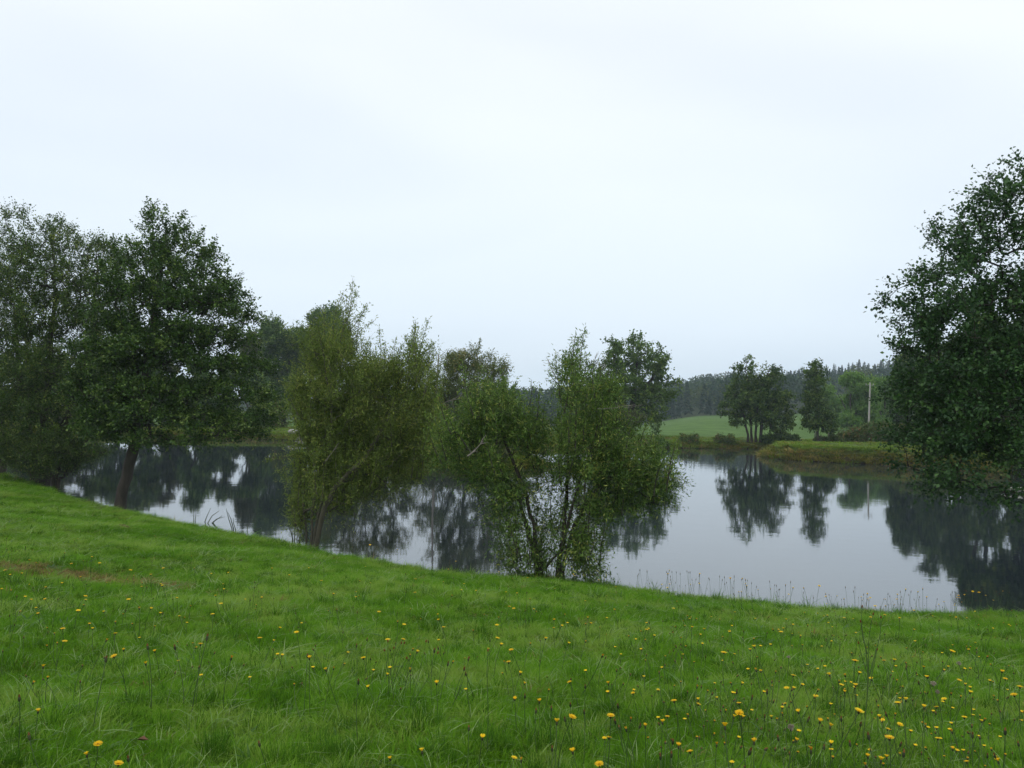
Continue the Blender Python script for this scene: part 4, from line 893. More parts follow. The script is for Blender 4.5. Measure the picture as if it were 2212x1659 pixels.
# ------------------------------------------------------------------ flowers
def stem_path(h, lean, bend, n=9):
    t = np.linspace(0, 1, n)[:, None]; return np.concatenate([lean*t**1.4+bend*np.sin(math.pi*t)*0.5, bend*0.4*np.sin(math.pi*t*0.9), h*t], 1)
def head_frame(P): d_ = unit((P[-1]-P[-3])[None])[0]; a = unit(np.cross(d_, [0.1, 1, 0])[None])[0]; return d_, a, np.cross(d_, a)
def calyx_mb(mb_, P, r, L, mi):
    d_, a, b_ = head_frame(P); t = P[-1]-d_*0.002
    mb_.tube([t, t+d_*L*0.35, t+d_*L*0.75, t+d_*L], [r*0.45, r, r*0.95, r*0.7], 8, mi)
def petals_mb(mb_, P, L0, rad, mi, seed, openness=1.0, rings=((1.0, 22, 0.25), (0.75, 16, 0.6), (0.45, 10, 1.0))):
    rg = np.random.default_rng(seed); d_, a, b_ = head_frame(P); c = P[-1]+d_*L0; Vs = []; F = []; o = 0
    for sc__, n_, up in rings:
        for k in range(n_):
            th = 6.283*k/n_+rg.normal(0, 0.06); e = a*math.cos(th)+b_*math.sin(th); sdv = -a*math.sin(th)+b_*math.cos(th)
            L = rad*sc__*rg.uniform(0.85, 1.1); u_ = up+(1-openness)*2.5; dr = unit((e+d_*u_)[None])[0]; w_ = rad*0.095
            Vs += [c+e*rad*0.08-sdv*w_*0.6, c+e*rad*0.08+sdv*w_*0.6, c+dr*L*0.85+sdv*w_, c+dr*L-d_*L*0.06*openness, c+dr*L*0.85-sdv*w_]
            F += [[o, o+1, o+2, o+4], ]; F += [[o+4, o+2, o+3, o+3]]; o += 5
    F4 = np.array([f for f in F if f[2] != f[3]]); F3 = np.array([f[:3] for f in F if f[2] == f[3]])
    base = mb_.n; mb_.add(np.array(Vs), F4, mi); mb_.F3.append(F3+base); mb_.m3 += [mi]*len(F3)
HT = 0.40
PROTO = {}
def proto(kind, k):
    key = (kind, k)
    if key in PROTO: return PROTO[key]
    r_ = random.Random(hash(kind) % 97 if False else len(kind)*31+k); lean = (0.02, 0.07, 0.13, 0.05)[k % 4]; bend = (0.02, -0.03, 0.04, -0.015)[k % 4]
    P = stem_path(HT, lean, bend); parts = {}
    mb_ = MB(); mb_.tube(P, np.linspace(0.0023, 0.0017, 9), 5); parts['stem'] = (mb_, 'stem')
    cb = MB(); pb = MB()
    if kind == 'open': calyx_mb(cb, P, 0.0055, 0.014, 0); petals_mb(pb, P, 0.011, 0.021, 0, k, 1.0); pm = 'petal'
    elif kind == 'half': calyx_mb(cb, P, 0.0055, 0.016, 0); petals_mb(pb, P, 0.013, 0.020, 0, k, 0.62, ((1.0, 16, 0.1), (0.8, 10, 0.3))); pm = 'petal'
    elif kind == 'old': calyx_mb(cb, P, 0.0055, 0.018, 0); petals_mb(pb, P, 0.014, 0.016, 0, k, 0.3, ((1.0, 14, 0.1), (0.8, 8, 0.3))); pm = 'petal_old'
    elif kind == 'bud': calyx_mb(cb, P, 0.0062, 0.020, 0); d_, a, b_ = head_frame(P); t = P[-1]+d_*0.018; pb.tube([t, t+d_*0.006, t+d_*0.012], [0.0042, 0.004, 0.001], 7); pm = 'bud_tip'
    else:
        calyx_mb(cb, P, 0.005, 0.010, 0); pm = 'fluff'; rr = np.random.default_rng(k); c = P[-1]+np.array([0, 0, 0.018]); q = unit(rr.normal(0, 1, (60, 3)))
        for e in q: pb.tube([c, c+e*0.017], [0.0007, 0.0014], 3, cap=False)
    parts['calyx'] = (cb, 'calyx'); parts['flower_head'] = (pb, pm)
    meshes = {n_: b_[0].mesh(n_, M[b_[1]], True) for n_, b_ in parts.items()}
    # the same plant as one mesh for copies only a few pixels tall
    one = MB()
    for q, (b_, _) in enumerate(parts.values()):
        off = one.n; one.V += b_.V; one.t += b_.t; one.n += b_.n
        one.F4 += [f+off for f in b_.F4]; one.m4 += [q]*len(b_.m4); one.F3 += [f+off for f in b_.F3]; one.m3 += [q]*len(b_.m3)
    joined = one.mesh('flower', [M[b_[1]] for b_ in parts.values()], True)
    PROTO[key] = (meshes, joined, P[-1]); return PROTO[key]
names = {'open': ('hawkbit_flower', 'flower'), 'half': ('hawkbit_flower', 'flower'), 'old': ('faded_flower', 'flower'), 'bud': ('flower_bud', 'flower bud'), 'seed': ('seed_head', 'seed head')}
look = {'open': 'open yellow flower', 'half': 'half-open yellow flower', 'old': 'faded orange flower', 'bud': 'closed brown bud', 'seed': 'pale fluffy seed head'}
groups = {'open': 'yellow flowers in the meadow', 'half': 'yellow flowers in the meadow', 'old': 'faded flowers in the meadow', 'bud': 'flower buds in the meadow', 'seed': 'seed heads in the meadow'}
planted = []
MARKS = []       # (u, v, phrase): things in the meadow by which a smaller flower can be found
rgf = random.Random(3)
rest = MB(); rest_mats = ['stem', 'calyx', 'petal']
count = {}
def plant(u, v, kind='open', size=1.0, h=None, label=None, rz=None, stuff=False):
    near_ = v > 1380
    if h is None: h = rgf.uniform(0.24, 0.40) if near_ else rgf.uniform(0.18, 0.34)
    p = ptg(u, v, h, 45); D = math.hypot(p[0], p[1])
    if land(np.array([p[0]]), np.array([p[1]]))[0] < 0.05: 
        # head seen against the water: its foot stands on the lip of the bank
        r_ = ray(u, v); Y = np.linspace(3, 45, 900); Q = CAM+r_*Y[:, None]; L_ = land(Q[:, 0], Q[:, 1]); ok = np.where(L_ > 0.12)[0]
        if not len(ok): return
        first = np.where((L_[1:] <= 0.12) & (L_[:-1] > 0.12))[0]
        kk = first[0] if len(first) else ok[-1]; p = Q[kk]
        h = p[2]-H(p[0], p[1]); D = math.hypot(p[0], p[1])
        if h < 0.08 or h > 0.75: return
    k = rgf.randrange(4); meshes, joined, tip = proto(kind, k)
    rz = rgf.uniform(0, 6.283) if rz is None else rz
    c, s = math.cos(rz), math.sin(rz); sz = h/(HT*1.0)
    sx = size*1.0
    off = np.array([c*tip[0]*sx-s*tip[1]*sx, s*tip[0]*sx+c*tip[1]*sx])
    bx, by = p[0]-off[0], p[1]-off[1]; g = H(bx, by)
    if g < 0.02: bx, by = p[0], p[1]; g = H(bx, by)
    nm, cat = names[kind]
    sclv = (sx, sx, max(0.1, (p[2]-g)/HT))
    big = D < 6.0 or label is not None
    if big:
        root = empty(nm, (bx, by, g-0.01), rz)
        st = link('stem', meshes['stem'], root); st.scale = sclv
        hd = link('flower_head', meshes['flower_head'], root); ca = link('calyx', meshes['calyx'], hd)
        q = Vector((tip[0]*sclv[0], tip[1]*sclv[1], tip[2]*sclv[2])); 
        hd.matrix_local = Matrix.Translation(q) @ Matrix.Diagonal((sx, sx, sx, 1)) @ Matrix.Translation(-Vector(tip))
    else:
        root = link(nm, joined, loc=(bx, by, g-0.01)); root.rotation_euler.z = rz
        # keep the head round: scale the plant evenly to its height
        e = sclv[2]; q_ = min(max(e*1.5, 1.1), 1.35) if kind != 'bud' else min(max(e, 0.75), 1.0); root.scale = (q_, q_, e)
    if label: tag(root, label, cat, groups[kind])
    else: planted.append((root, u, v, kind, cat))
    count[kind] = count.get(kind, 0)+1
C6 = lambda a, b: (a*0.3564, 1152+b*0.3564)
C7 = lambda a, b: (727.6+a*0.3564, 1212.8+b*0.3564)
C8 = lambda a, b: (1423.8+a*0.3564, 1212.8+b*0.3564)
HERO = [  # (where, kind, size, height, label)
    (C6(693, 747), 'open', 1.15, .33, 'bright open yellow flower, leftmost large one in the lower left meadow'),
    (C6(885, 792), 'half', 1.0, .26, 'yellow flower low between two brown buds left of the middle'),
    (C6(940, 717), 'half', .9, .26, 'small yellow flower just right of a brown bud in the lower left meadow'),
    (C6(748, 708), 'half', .85, .26, 'small yellow flower above and right of the leftmost large flower'),
    (C6(1215, 673), 'open', 1.0, .45, 'yellow flower on a tall straight stem beside the taller grey bud'),
    (C6(1252, 640), 'bud', 1.5, .50, 'tall grey-green bud rising just above a yellow flower left of the middle'),
    (C6(1063, 697), 'bud', 1.3, .42, 'single dark brown bud on a curved stem left of the two tall stems'),
    (C6(897, 695), 'bud', 1.3, .42, 'brown bud on a long bent stem above a low yellow flower'),
    (C6(641, 770), 'bud', 1.3, .42, 'brown bud on a long slanting stem left of the bright open flower'),
    (C6(1400, 760), 'old', 1.1, .42, 'faded orange flower head on a long stem leaning right, left of the middle'),
    (C6(1875, 758), 'half', 1.05, .42, 'yellow flower with a brown bud touching it on a tall curved stem'),
    (C6(1863, 745), 'bud', 1.0, .42, 'brown bud touching the yellow flower on the tall curved stem'),
    (C6(230, 1082), 'half', 1.0, .2, 'pale yellow flower in the lower left corner above leaning stems'),
    (C6(118, 1005), 'bud', 1.2, .35, 'pale brown bud on a whitish leaning stem at the far left'),
    (C6(180, 1238), 'bud', 1.2, .28, 'pale brown bud low in the bottom left corner'),
    (C7(605, 740), 'half', 1.1, .3, 'yellow flower alone in the middle of the meadow below the brown buds'),
    (C7(1043, 612), 'open', 1.1, .33, 'bright open flower in the open grass right of the tall straight stem'),
    (C7(1109, 680), 'half', 1.0, .3, 'yellow flower just below and right of the bright open one'),
    (C7(1423, 945), 'open', 1.2, .4, 'wide open yellow flower, left of a pair of large ones low in the meadow'),
    (C7(1660, 940), 'open', 1.25, .4, 'widest open yellow flower with fringed petals low in the meadow right of the middle'),
    (C7(1333, 980), 'half', 1.25, .36, 'cup-shaped yellow flower just left of the wide open pair'),
    (C7(881, 1073), 'half', 1.2, .3, 'cup-shaped yellow flower beside the tall straight stem'),
    (C7(519, 1155), 'half', 1.1, .25, 'yellow flower near the bottom in the middle of the meadow'),
    (C7(325, 1195), 'half', .8, .2, 'small yellow flower at the bottom left of the middle'),
    (C7(1432, 1157), 'half', 1.2, .3, 'ragged yellow flower under the wide open one near the bottom'),
    (C7(1593, 1230), 'open', 1.2, .3, 'yellow flower cut by the bottom edge right of the middle'),
    (C7(1228, 852), 'half', 1.1, .3, 'yellow flower with a pinkish withered head at its left'),
    (C7(1080, 835), 'half', 1.0, .3, 'cup-shaped yellow flower right of the tall straight stem'),
    (C8(1207, 912), 'open', 1.5, .42, 'largest bright open yellow flower right of the middle, beside the tall branched stalk'),
    (C8(1397, 1075), 'open', 1.35, .38, 'large open yellow flower below and right of the largest one'),
    (C8(487, 922), 'open', 1.35, .4, 'large ragged open flower at the head of a cluster in the lower right'),
    (C8(400, 1010), 'half', 1.45, .38, 'tall cup-shaped flower below the ragged cluster in the lower right'),
    (C8(575, 1100), 'half', 1.25, .34, 'cup-shaped yellow flower low between the ragged cluster and the dandelion-like seed head'),
    (C8(1343, 1210), 'half', 1.2, .3, 'yellow flower near the bottom edge under the second largest one'),
    (C8(920, 1155), 'old', 1.3, .3, 'ragged orange-yellow double head near the bottom at right'),
    (C8(1035, 1002), 'half', 1.15, .35, 'cup-shaped flower left of the largest open one'),
    (C8(973, 973), 'half', 1.15, .36, 'pale yellow flower left of the largest open one'),
    (C8(1606, 888), 'half', 1.15, .36, 'round yellow flower on a straight stem right of the branched stalk'),
    (C8(1495, 843), 'half', 1.1, .38, 'yellow flower on a long thin stem between the branched stalk and the right edge'),
    (C8(1730, 835), 'open', 1.0, .35, 'flat yellow flower tilted right in the right part of the meadow'),
    (C8(2155, 812), 'open', 1.25, .4, 'large open yellow flower near the right edge'),
    (C8(2187, 762), 'open', 1.1, .4, 'yellow flower touching the right edge above a larger one'),
    (C8(2098, 713), 'open', 1.0, .38, 'flat open yellow flower near the right edge, higher than the large one'),
    (C8(800, 1017), 'seed', 1.2, .32, 'round white seed head in the lower right meadow'),
    (C8(1688, 795), 'seed', .9, .32, 'small white seed head right of the branched stalk'),
    (C8(1480, 1175), 'bud', 1.4, .26, 'white-tipped bud near the bottom at right'),
    (C8(2097, 1040), 'bud', 1.5, .36, 'large pale-tipped bud near the right edge'),
    (C8(1272, 1070), 'bud', 1.4, .36, 'dark bud just right of the foot of the branched stalk'),
    (C8(543, 1160), 'bud', 1.5, .32, 'large brown bud near the bottom at the left of the dense patch'),
]
short = ['the bright leftmost flower', 'the low flower between two buds', None, None, 'the flower on the tall straight stem', None, 'the single bud on a curved stem', None, 'the bud on the long slanting stem', 'the faded head leaning right', 'the flower touching a bud', None,
    'the pale flower in the lower left corner', 'the whitish leaning stem', 'the bud in the bottom left corner', 'the lone flower below the brown buds', 'the bright flower in open grass', None, 'the left one of the wide open pair', 'the fringed right one of the pair', 'the cup flower left of the pair',
    'the cup flower by the straight stem', 'the flower near the bottom middle', None, 'the ragged flower near the bottom', 'the flower cut by the bottom edge', 'the flower with a withered neighbour', None, 'the largest open flower', 'the second largest open flower', 'the ragged cluster', 'the tall cup flower', 'the low cup flower',
    None, 'the ragged double head', None, 'the pale flower left of the largest', 'the round flower on a straight stem', 'the flower on a thin long stem', 'the flat tilted flower', 'the large flower near the right edge', None, 'the flat flower near the right edge', 'the round white seed head', 'the small white seed head', 'the white-tipped bud',
    'the large pale-tipped bud', None, 'the large bud near the bottom']
for ((u, v), kd_, s_, h_, lb), sh in zip(HERO, short):
    plant(u, v, kd_, s_, h_, lb)
    if sh: MARKS.append((u, v, sh))
MARKS += [(1769, 1257, 'the dried umbel'), (1862, 1330, 'the top of the tall branched stalk'), (1872, 1450, 'the fork of the tall branched stalk'), (1185, 1250, 'the feet of the middle sallow'), (262, 1142, 'the soil heap'), (60, 1235, 'the dry brown patch'), (270, 1262, 'the right end of the dry patch'),
    (680, 1195, 'the foot of the tall willow'), (1630, 1290, 'the brow under the alder clump'), (1500, 1278, 'the brow under the field'), (1920, 1315, 'the brow under the spit'), (2060, 1318, 'the brow under the towering alder'), (2190, 1318, 'the brow at the right edge'), (1370, 1262, 'the brow right of the sallow'),
    (950, 1230, 'the brow left of the sallow'), (840, 1400, 'the fan of thin stems'), (1052, 1420, 'the top of the tall straight stem'), (500, 1300, 'the open slope left of the fan'), (1250, 1340, 'the slope below the sallow'), (1700, 1370, 'the slope below the umbel'), (2000, 1400, 'the slope below the spit'), (1500, 1400, 'the slope below the brow of the field')]
Y6 = [(12,338),(60,345),(130,383),(178,400),(45,222),(60,252),(118,245),(176,165),(220,177),(278,397),(450,180),(557,145),(604,178),(374,300),(285,325),(915,253),(968,308),(990,318),(810,255),(773,395),(845,455),(913,455),(745,488),(965,484),(1155,436),(540,547),(700,540),(695,608),(380,575),(380,650),(607,658),(262,810),(1075,390),(1110,503),(1290,488),(1318,380),(1350,420),(1585,388),(1690,575),(1800,597),(1577,630),(1650,212),(1357,338),(1978,828),(2020,820),(593,1277),(530,1342),(715,1397),(515,378),(515,403),(232,483),(110,475),(472,462),(992,210),(786,222),(850,325),(1385,238),(1755,255),(1948,285),(2020,368),(2162,382)]
B6 = [(160,330),(870,450),(740,465),(1780,490),(1978,530),(1520,405),(1575,1280),(780,1370),(1445,500),(2025,460),(2165,680),(2075,600),(935,390),(995,480),(420,410),(75,105),(155,85),(305,75),(50,500),(98,555)]
Y7 = [(473,105),(754,172),(846,175),(480,187),(1096,194),(1152,98),(1208,90),(1190,17),(1172,227),(1080,280),(1040,272),(990,338),(973,380),(1690,293),(1320,355),(1355,388),(1395,370),(1317,402),(1512,378),(1537,372),(1593,400),(1633,340),(1780,450),(1864,477),(1855,532),(392,470),(398,378),(365,367),(306,472),(473,550),(445,660),(627,357),(648,395),(828,417),(956,462),(990,502),(1078,530),(1136,740),(193,762),(1413,732),(1648,743),(1797,797),(1757,1022),(1870,1000),(1780,958),(1118,1207),(1072,1190),(1622,1070),(1648,1068),(1565,568),(1254,470),(120,214),(254,302),(163,587),(1885,372),(1875,412)]
B7 = [(295,540),(420,590),(616,525),(590,545),(660,545),(797,595),(785,685),(770,655),(930,480),(1140,300),(1110,295),(586,285),(735,340),(185,475),(245,610),(545,485),(672,625),(1140,820),(1207,910),(1385,960),(1417,870),(1705,880),(1690,975),(1717,1010),(800,1015),(1305,1140),(1835,1000),(1500,915),(130,735),(120,510),(200,590),(360,490),(525,560),(1505,760),(1300,895)]
Y8 = [(530,152),(86,282),(204,350),(202,400),(276,414),(440,392),(440,428),(708,416),(735,425),(770,350),(810,383),(897,386),(552,536),(397,553),(613,525),(1275,333),(1272,237),(1488,175),(1318,270),(1193,604),(1355,585),(1368,600),(1416,608),(1604,642),(1740,540),(1886,538),(1962,571),(1125,792),(946,812),(952,780),(622,787),(600,665),(625,668),(500,740),(447,738),(228,762),(240,838),(93,848),(237,865),(485,860),(453,943),(505,945),(50,940),(20,977),(680,945),(750,927),(847,915),(1385,1015),(1380,1187),(1265,1185),(1255,1240),(830,1087),(1042,1105),(765,862),(790,763),(820,770),(835,742),(1100,743),(1085,730),(1142,690),(1205,673),(1050,697),(705,670),(800,695),(1318,714),(1465,862),(1355,960),(1457,988),(1613,995),(1685,883),(1952,958),(1850,945),(1810,715),(1883,650),(2072,662),(1640,703),(1770,803),(1857,787),(1888,763),(1781,1035),(1690,1073),(1780,1138),(1867,1213),(2060,1215),(190,1153),(118,1123),(348,1115),(2115,318),(2130,297),(1808,340),(1870,345),(1940,385),(1918,303),(1555,300),(1365,322),(1455,345),(1122,340),(1020,328),(888,313),(1735,247),(1795,258),(1942,190),(2010,240),(2170,383),(2092,372),(2040,820),(2192,905),(1340,945),(1190,750)]
B8 = [(1482,615),(1490,645),(1545,845),(640,940),(82,1095),(75,1175),(8,1190),(1575,680),(1640,800),(725,1075),(470,795),(655,795),(1043,465),(1085,460),(427,480),(515,425),(245,310),(1565,740),(1000,1130),(1160,1110),(1380,930),(1315,840),(690,850),(370,720),(300,590),(560,830),(900,960),(1105,960),(1460,1110),(1900,1060),(2180,1110),(2040,1180),(1990,1180),(1220,990)]
def kd(): q = rgf.random(); return 'half' if q < 0.50 else ('open' if q < 0.78 else 'old')
for cf, Ls in ((C6, Y6), (C7, Y7), (C8, Y8)):
    for a_, b_ in Ls: plant(*cf(a_, b_), kd(), rgf.uniform(0.8, 1.1))
for cf, Ls in ((C6, B6), (C7, B7), (C8, B8)):
    for a_, b_ in Ls: plant(*cf(a_, b_), 'bud', rgf.uniform(0.95, 1.25))
for a_, b_ in ((1829, 628), (783, 580), (1683, 735)): plant(*C8(a_, b_), 'seed', 0.9)
# stems standing out against the water along the brow
lip = np.array(near_uv)
for _ in range(210):
    u = rgf.uniform(1370, 2205) if rgf.random() < 0.86 else rgf.uniform(700, 1370)
    v = float(np.interp(u, lip[:, 0], lip[:, 1])); up = rgf.expovariate(1/16.0) if u < 1370 else rgf.uniform(2, 44)
    plant(u, v-min(up, 50), 'bud' if rgf.random() < 0.72 else kd(), 1.0)
print('flowers', count)
byl = {}
for it in planted:
    root, u, v, kind, cat = it
    mu, mv, ph = min(MARKS, key=lambda q: (q[0]-u)**2+(q[1]-v)**2*1.6); dx, dy = u-mu, v-mv; dd = math.hypot(dx, dy)
    hz = 'left' if dx < 0 else 'right'; vt = 'above' if dy < 0 else 'below'
    if abs(dy) < 0.4*abs(dx): where = 'to the '+hz+' of'
    elif abs(dx) < 0.4*abs(dy): where = vt
    else: where = vt+' and '+hz+' of'
    q = 'just ' if dd < 30 else ('' if dd < 90 else 'well ')
    byl.setdefault(f'{look[kind]} {q}{where} {ph}', []).append(it)
ordn = ['', 'leftmost ', 'second ', 'third ', 'fourth ', 'fifth ', 'sixth ', 'seventh ', 'eighth ', 'ninth ', 'tenth ', 'eleventh ', 'twelfth ', 'thirteenth ', 'fourteenth ']
for lb, its in byl.items():
    its.sort(key=lambda q: q[1])
    for k, (root, u, v, kind, cat) in enumerate(its):
        if len(its) == 1: l2 = lb
        elif len(its) == 2: l2 = ('left ' if k == 0 else 'right ')+lb
        elif k == len(its)-1: l2 = 'rightmost '+lb
        else: l2 = ordn[min(k+1, 14)]+lb
        tag(root, ' '.join(l2.split()[:16]), cat, groups[kind])

# the many small flowers between them, past counting
rgs = np.random.default_rng(12); mbs = MB()
for _ in range(620):
    if rgs.random() < 0.6: u, v = rgs.uniform(1400, 2212), rgs.uniform(1325, 1640)
    else: u, v = rgs.uniform(0, 1500), rgs.uniform(1150, 1500)
    vv = float(np.interp(u, lip[:, 0], lip[:, 1]))
    if v < vv+6: continue
    h = rgs.uniform(0.12, 0.30); p = ptg(u, v, h, 45); g = H(p[0], p[1])
    if g < 0.1: continue
    kk = 'bud' if rgs.random() < 0.5 else ('half', 'old')[rgs.integers(0, 2)]
    meshes, joined, tip = proto(kk, int(rgs.integers(0, 4)))
    nv = len(joined.vertices); co = np.zeros(nv*3, np.float32); joined.vertices.foreach_get('co', co); co = co.reshape(-1, 3)
    s = rgs.uniform(0.8, 1.1); a_ = rgs.random()*6.283; ca, sa = math.cos(a_), math.sin(a_)
    co = np.stack([(co[:, 0]*ca-co[:, 1]*sa)*s, (co[:, 0]*sa+co[:, 1]*ca)*s, co[:, 2]*(p[2]-g)/HT], 1)+np.array([p[0], p[1], g])
    q4, q3, w4, w3 = [], [], [], []
    mi = {'bud': 3, 'half': 2, 'old': 4}[kk]
    for pl in joined.polygons:
        vs = list(pl.vertices); mm = pl.material_index if pl.material_index < 2 else mi
        (q4 if len(vs) == 4 else q3).append(vs); (w4 if len(vs) == 4 else w3).append(mm)
    base = mbs.n; mbs.V.append(co); mbs.n += nv; mbs.t.append(np.full(nv, 0.5))
    if q4: mbs.F4.append(np.array(q4)+base); mbs.m4 += w4
    if q3: mbs.F3.append(np.array(q3)+base); mbs.m3 += w3
o_ = link('small_meadow_flowers', mbs.mesh('small_meadow_flowers', [M['stem'], M['calyx'], M['petal'], M['bud_tip'], M['petal_old']]))
tag(o_, 'tiny yellow and brown flower heads dotted among the grass between the larger flowers', 'flowers', kind='stuff')

# ------------------------------------------------------------------ single plants
def stalk(name, label, cat, foot_uv, tips, r0=0.003, headm='bud_tip', h0=0.0):
    b = ptg(*foot_uv, 0.0); g = H(b[0], b[1]); b = np.array([b[0], b[1], g]); root = empty(name, b); tag(root, label, cat)
    mb_ = MB(); hb = MB(); Yb = b[1]
    for path in tips:
        K = [pt(u, v, Yb)-b for u, v in path]; K = np.array(K); t = np.linspace(0, len(K)-1, 12); P = np.stack([np.interp(t, np.arange(len(K)), K[:, q]) for q in range(3)], 1)
        P[1:-1] = (P[:-2]+2*P[1:-1]+P[2:])/4; mb_.tube(P, np.linspace(r0, r0*0.5, 12), 5); d_ = unit((P[-1]-P[-2])[None])[0]
        hb.tube([P[-1], P[-1]+d_*0.008, P[-1]+d_*0.018], [0.004, 0.006, 0.003], 6)
    link('stem', mb_.mesh('stem', M['stem'], True), root); link('flower_head', hb.mesh('flower_head', M[headm], True), root)
stalk('tall_stalk', 'tall dark branched stalk rising high over the flowers at right', 'wild plant', C8(1225, 1190),
      [[C8(1225, 1190), C8(1255, 900), C8(1270, 650), C8(1250, 520), C8(1225, 400), C8(1230, 280)], [C8(1250, 930), C8(1272, 700), C8(1265, 520), C8(1280, 400), C8(1296, 325)], [C8(1272, 700), C8(1310, 560), C8(1340, 450), C8(1345, 345)],
       [C8(1272, 700), C8(1235, 600), C8(1210, 500)], [C8(1262, 560), C8(1232, 450), C8(1222, 370)], [C8(1275, 760), C8(1300, 640), C8(1320, 540)]], 0.0035)
stalk('straight_stalk', 'single tall straight stem with a small bud near the middle of the meadow', 'wild plant', C7(912, 1225), [[C7(912, 1225), C7(918, 900), C7(910, 700), C7(916, 545)]], 0.003)
stalk('branching_stalk', 'fan of thin stems with brown buds from one foot in the middle of the meadow', 'wild plant', C7(305, 860),
      [[C7(305, 860), C7(320, 740), C7(290, 545)], [C7(305, 860), C7(350, 720), C7(420, 590)], [C7(305, 860), C7(340, 690), C7(390, 500)], [C7(305, 860), C7(315, 700), C7(310, 490)], [C7(305, 860), C7(370, 660), C7(408, 500)], [C7(305, 860), C7(330, 640), C7(345, 530)]], 0.0022)
stalk('leaning_stalk', 'long thin stem leaning right with a bud right of the fan of stems', 'wild plant', C7(400, 950), [[C7(400, 950), C7(490, 810), C7(560, 700), C7(610, 560)], [C7(440, 890), C7(495, 700), C7(540, 490)]], 0.0022)
stalk('leaning_stalk', 'pair of stems leaning right with brown buds just left of the tall straight stem', 'wild plant', C7(670, 930), [[C7(670, 930), C7(740, 800), C7(775, 690), C7(800, 590)], [C7(690, 900), C7(745, 770), C7(770, 655)]], 0.0022)
# umbel
b = ptg(*C8(970, 243)); g = H(b[0], b[1]); b = np.array([b[0], b[1], g]); root = empty('umbel_plant', b); tag(root, 'dried brownish umbel standing above the brow against the water', 'wild plant')
tp = pt(*C8(968, 145), b[1])-b; mb_ = MB(); mb_.tube([[0, 0, 0], tp*0.5+np.array([.01, 0, 0]), tp], [0.005, 0.004, 0.003], 6); hb = MB()
rr = np.random.default_rng(4)
for k in range(15):
    a_ = k*2.4; e = tp+np.array([math.cos(a_)*0.085*math.sqrt((k+1)/15), math.sin(a_)*0.085*math.sqrt((k+1)/15), 0.075]); mb_.tube([tp, (tp+e)/2+np.array([0, 0, -.004]), e], 0.0015, 4)
    for q in range(12): f_ = e+np.append(rr.normal(0, 0.010, 2), rr.normal(0.002, 0.004)); hb.tube([e-[0, 0, .006], f_, f_+[0, 0, .006]], [0.001, 0.004, 0.002], 5)
link('stem', mb_.mesh('stem', M['stem'], True), root); link('flower_head', hb.mesh('flower_head', M['umbel'], True), root)
# reed blades at the left shore: each clump is one plant
def reeds(label, foot_uv, blades, seed):
    b = ptz(foot_uv[0], foot_uv[1]-3, 0.0); g = H(b[0], b[1]); Y = b[1]
    o = None; mb_ = MB(); rr = random.Random(seed); b = np.array([b[0], b[1], g])
    for pa in blades:
        K = np.array([pt(u, v, Y+rr.uniform(-.2, .3))-b for u, v in pa]); t = np.linspace(0, len(K)-1, 9); P = np.stack([np.interp(t, np.arange(len(K)), K[:, q]) for q in range(3)], 1)
        P[0][2] = min(P[0][2], 0.1); mb_.tube(P, np.linspace(0.018, 0.006, 9), 4)
    tag(link('reed_clump', mb_.mesh('reed_clump', M['reed'], True), loc=b), label, 'reeds')
q1 = lambda a, b_: (a*0.7835*0.6064, (650+b_*0.7835)*0.6064)
reeds('single upright dark reed beside the left clump of bent blades', q1(880, 1545), [[q1(880, 1560), q1(881, 1520), q1(882, 1483)], [q1(884, 1560), q1(890, 1520), q1(892, 1490)]], 1)
reeds('left clump of long bent reed blades at the water edge', q1(940, 1555), [[q1(925, 1560), q1(940, 1520), q1(958, 1480)], [q1(935, 1565), q1(965, 1515), q1(998, 1492)], [q1(945, 1565), q1(985, 1530), q1(1022, 1520)], [q1(950, 1570), q1(975, 1540), q1(1010, 1515)]], 2)
reeds('right clump of reed blades with one folded tip at the water edge', q1(1075, 1590), [[q1(1060, 1590), q1(1040, 1530), q1(1028, 1482)], [q1(1066, 1590), q1(1050, 1530), q1(1036, 1500)], [q1(1075, 1590), q1(1062, 1550), q1(1060, 1525)], [q1(1120, 1600), q1(1128, 1560), q1(1132, 1532)],
      [q1(1140, 1600), q1(1165, 1580), q1(1190, 1566), q1(1190, 1600)], [q1(1130, 1605), q1(1150, 1580), q1(1172, 1572)]], 3)
q2 = lambda a, b_: ((800+a*0.7236)*0.6064, (900+b_*0.7236)*0.6064)
reeds('thin dead stalks standing in the water left of the tall willow', q2(350, 1425), [[q2(335, 1425), q2(332, 1370), q2(330, 1300)], [q2(345, 1425), q2(342, 1370), q2(352, 1320)], [q2(352, 1430), q2(360, 1390), q2(358, 1340)], [q2(340, 1428), q2(325, 1370), q2(305, 1330)], [q2(368, 1430), q2(372, 1390), q2(380, 1360)], [q2(385, 1430), q2(385, 1400), q2(392, 1385)]], 4)
# brown sprouts at the foot of the sallow
b = ptg(1225, 1244); Yb = b[1]+0.3; bb_ = np.array([pt(1228, 1240, Yb)[0], Yb, H(pt(1228, 1240, Yb)[0], Yb)]); mb_ = MB(); rr = np.random.default_rng(8)
for _ in range(70):
    e = np.array([rr.normal(0, .28), rr.normal(0, .12), rr.uniform(.2, .55)]); s_ = np.array([rr.normal(0, .22), rr.normal(0, .1), -.03]); mb_.tube([s_, s_*.5+e*.55, e+s_*.6], [0.004, .003, .0015], 3)
    
tag(link('dead_sprouts', mb_.mesh('dead_sprouts', M['bud_tip']), loc=bb_), 'brown dead weed stems tangled at the foot of the middle sallow', 'weeds')
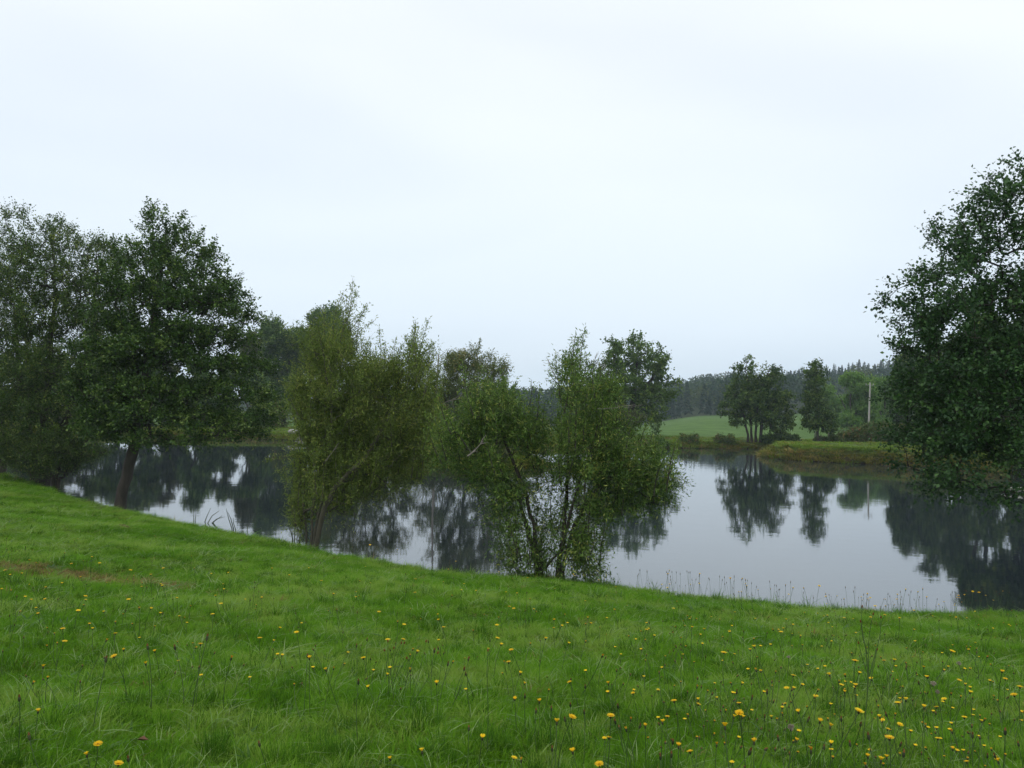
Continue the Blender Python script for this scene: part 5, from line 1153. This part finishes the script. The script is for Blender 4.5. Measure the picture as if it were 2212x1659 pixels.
# molehill and fallen leaf
b = ptg(262, 1142); rr = np.random.default_rng(2); mb_ = MB(); g = H(b[0], b[1])
n_r, n_a = 7, 18; Vm = [[0, 0, 0.17]]; Fm = []
for r_ in range(1, n_r+1):
    for a_ in range(n_a):
        t = r_/n_r; q = a_*6.283/n_a; Vm.append([math.cos(q)*t*0.42*(1+rr.normal(0, .05)), math.sin(q)*t*0.33*(1+rr.normal(0, .05)), 0.17*math.cos(t*1.57)**1.2+rr.normal(0, .012)-0.03*t])
F3 = [[0, 1+a_, 1+(a_+1) % n_a] for a_ in range(n_a)]; F4 = [[1+(r_-1)*n_a+a_, 1+r_*n_a+a_, 1+r_*n_a+(a_+1) % n_a, 1+(r_-1)*n_a+(a_+1) % n_a] for r_ in range(1, n_r) for a_ in range(n_a)]
Vm = np.array(Vm)*[0.75, 0.75, 0.6]
o_ = link('molehill', np_mesh('molehill', np.array(Vm), [np.array(F4), np.array(F3)], M['soil']), loc=(b[0], b[1], g-0.005)); tag(o_, 'small heap of brown soil in the grass near the left water edge', 'molehill')
for (u, v), lb in ((C6(1450, 160), 'red-brown fallen leaf lying on the grass near the tall willow'), (C6(830, 1255), 'pale brown fallen leaf in the lower left grass')):
    p = ptg(u, v, 0.10); mb_ = MB(); a_ = 0.05
    mb_.add([[0, 0, 0], [a_*.5, a_*.5, .012], [a_*1.3, 0, .0], [a_*.5, -a_*.5, .015], [a_*.6, 0, -.006]], [[0, 1, 4], [1, 2, 4], [2, 3, 4], [3, 0, 4]])
    mb_.add([[0, 0, .001], [-.03, .004, .004], [-.03, .006, .004]], [[0, 1, 2]])
    o_ = link('fallen_leaf', mb_.mesh('fallen_leaf', M['dead_leaf']), loc=(p[0], p[1], H(p[0], p[1])+0.09)); tag(o_, lb, 'leaf')

# ------------------------------------------------------------------ haze
me = bpy.data.meshes.new('haze'); x0, x1_, y0, y1_, z0, z1 = -1300, 1300, -120, 1700, -9.0, 75.0
vs = [(x0, y0, z0), (x1_, y0, z0), (x1_, y1_, z0), (x0, y1_, z0), (x0, y0, z1), (x1_, y0, z1), (x1_, y1_, z1), (x0, y1_, z1)]
me.from_pydata(vs, [], [(0, 3, 2, 1), (4, 5, 6, 7), (0, 1, 5, 4), (1, 2, 6, 5), (2, 3, 7, 6), (3, 0, 4, 7)])
m, nt, out = mat('haze'); pv = nt.nodes.new('ShaderNodeVolumePrincipled'); pv.inputs['Color'].default_value = (0.80, 0.91, 1.0, 1); pv.inputs['Density'].default_value = 0.00036; pv.inputs['Anisotropy'].default_value = 0.1
nt.links.new(pv.outputs[0], out.inputs['Volume']); me.materials.append(m)
tag(link('haze', me), 'thin bluish air between the pond and the far hill', 'haze', kind='stuff')
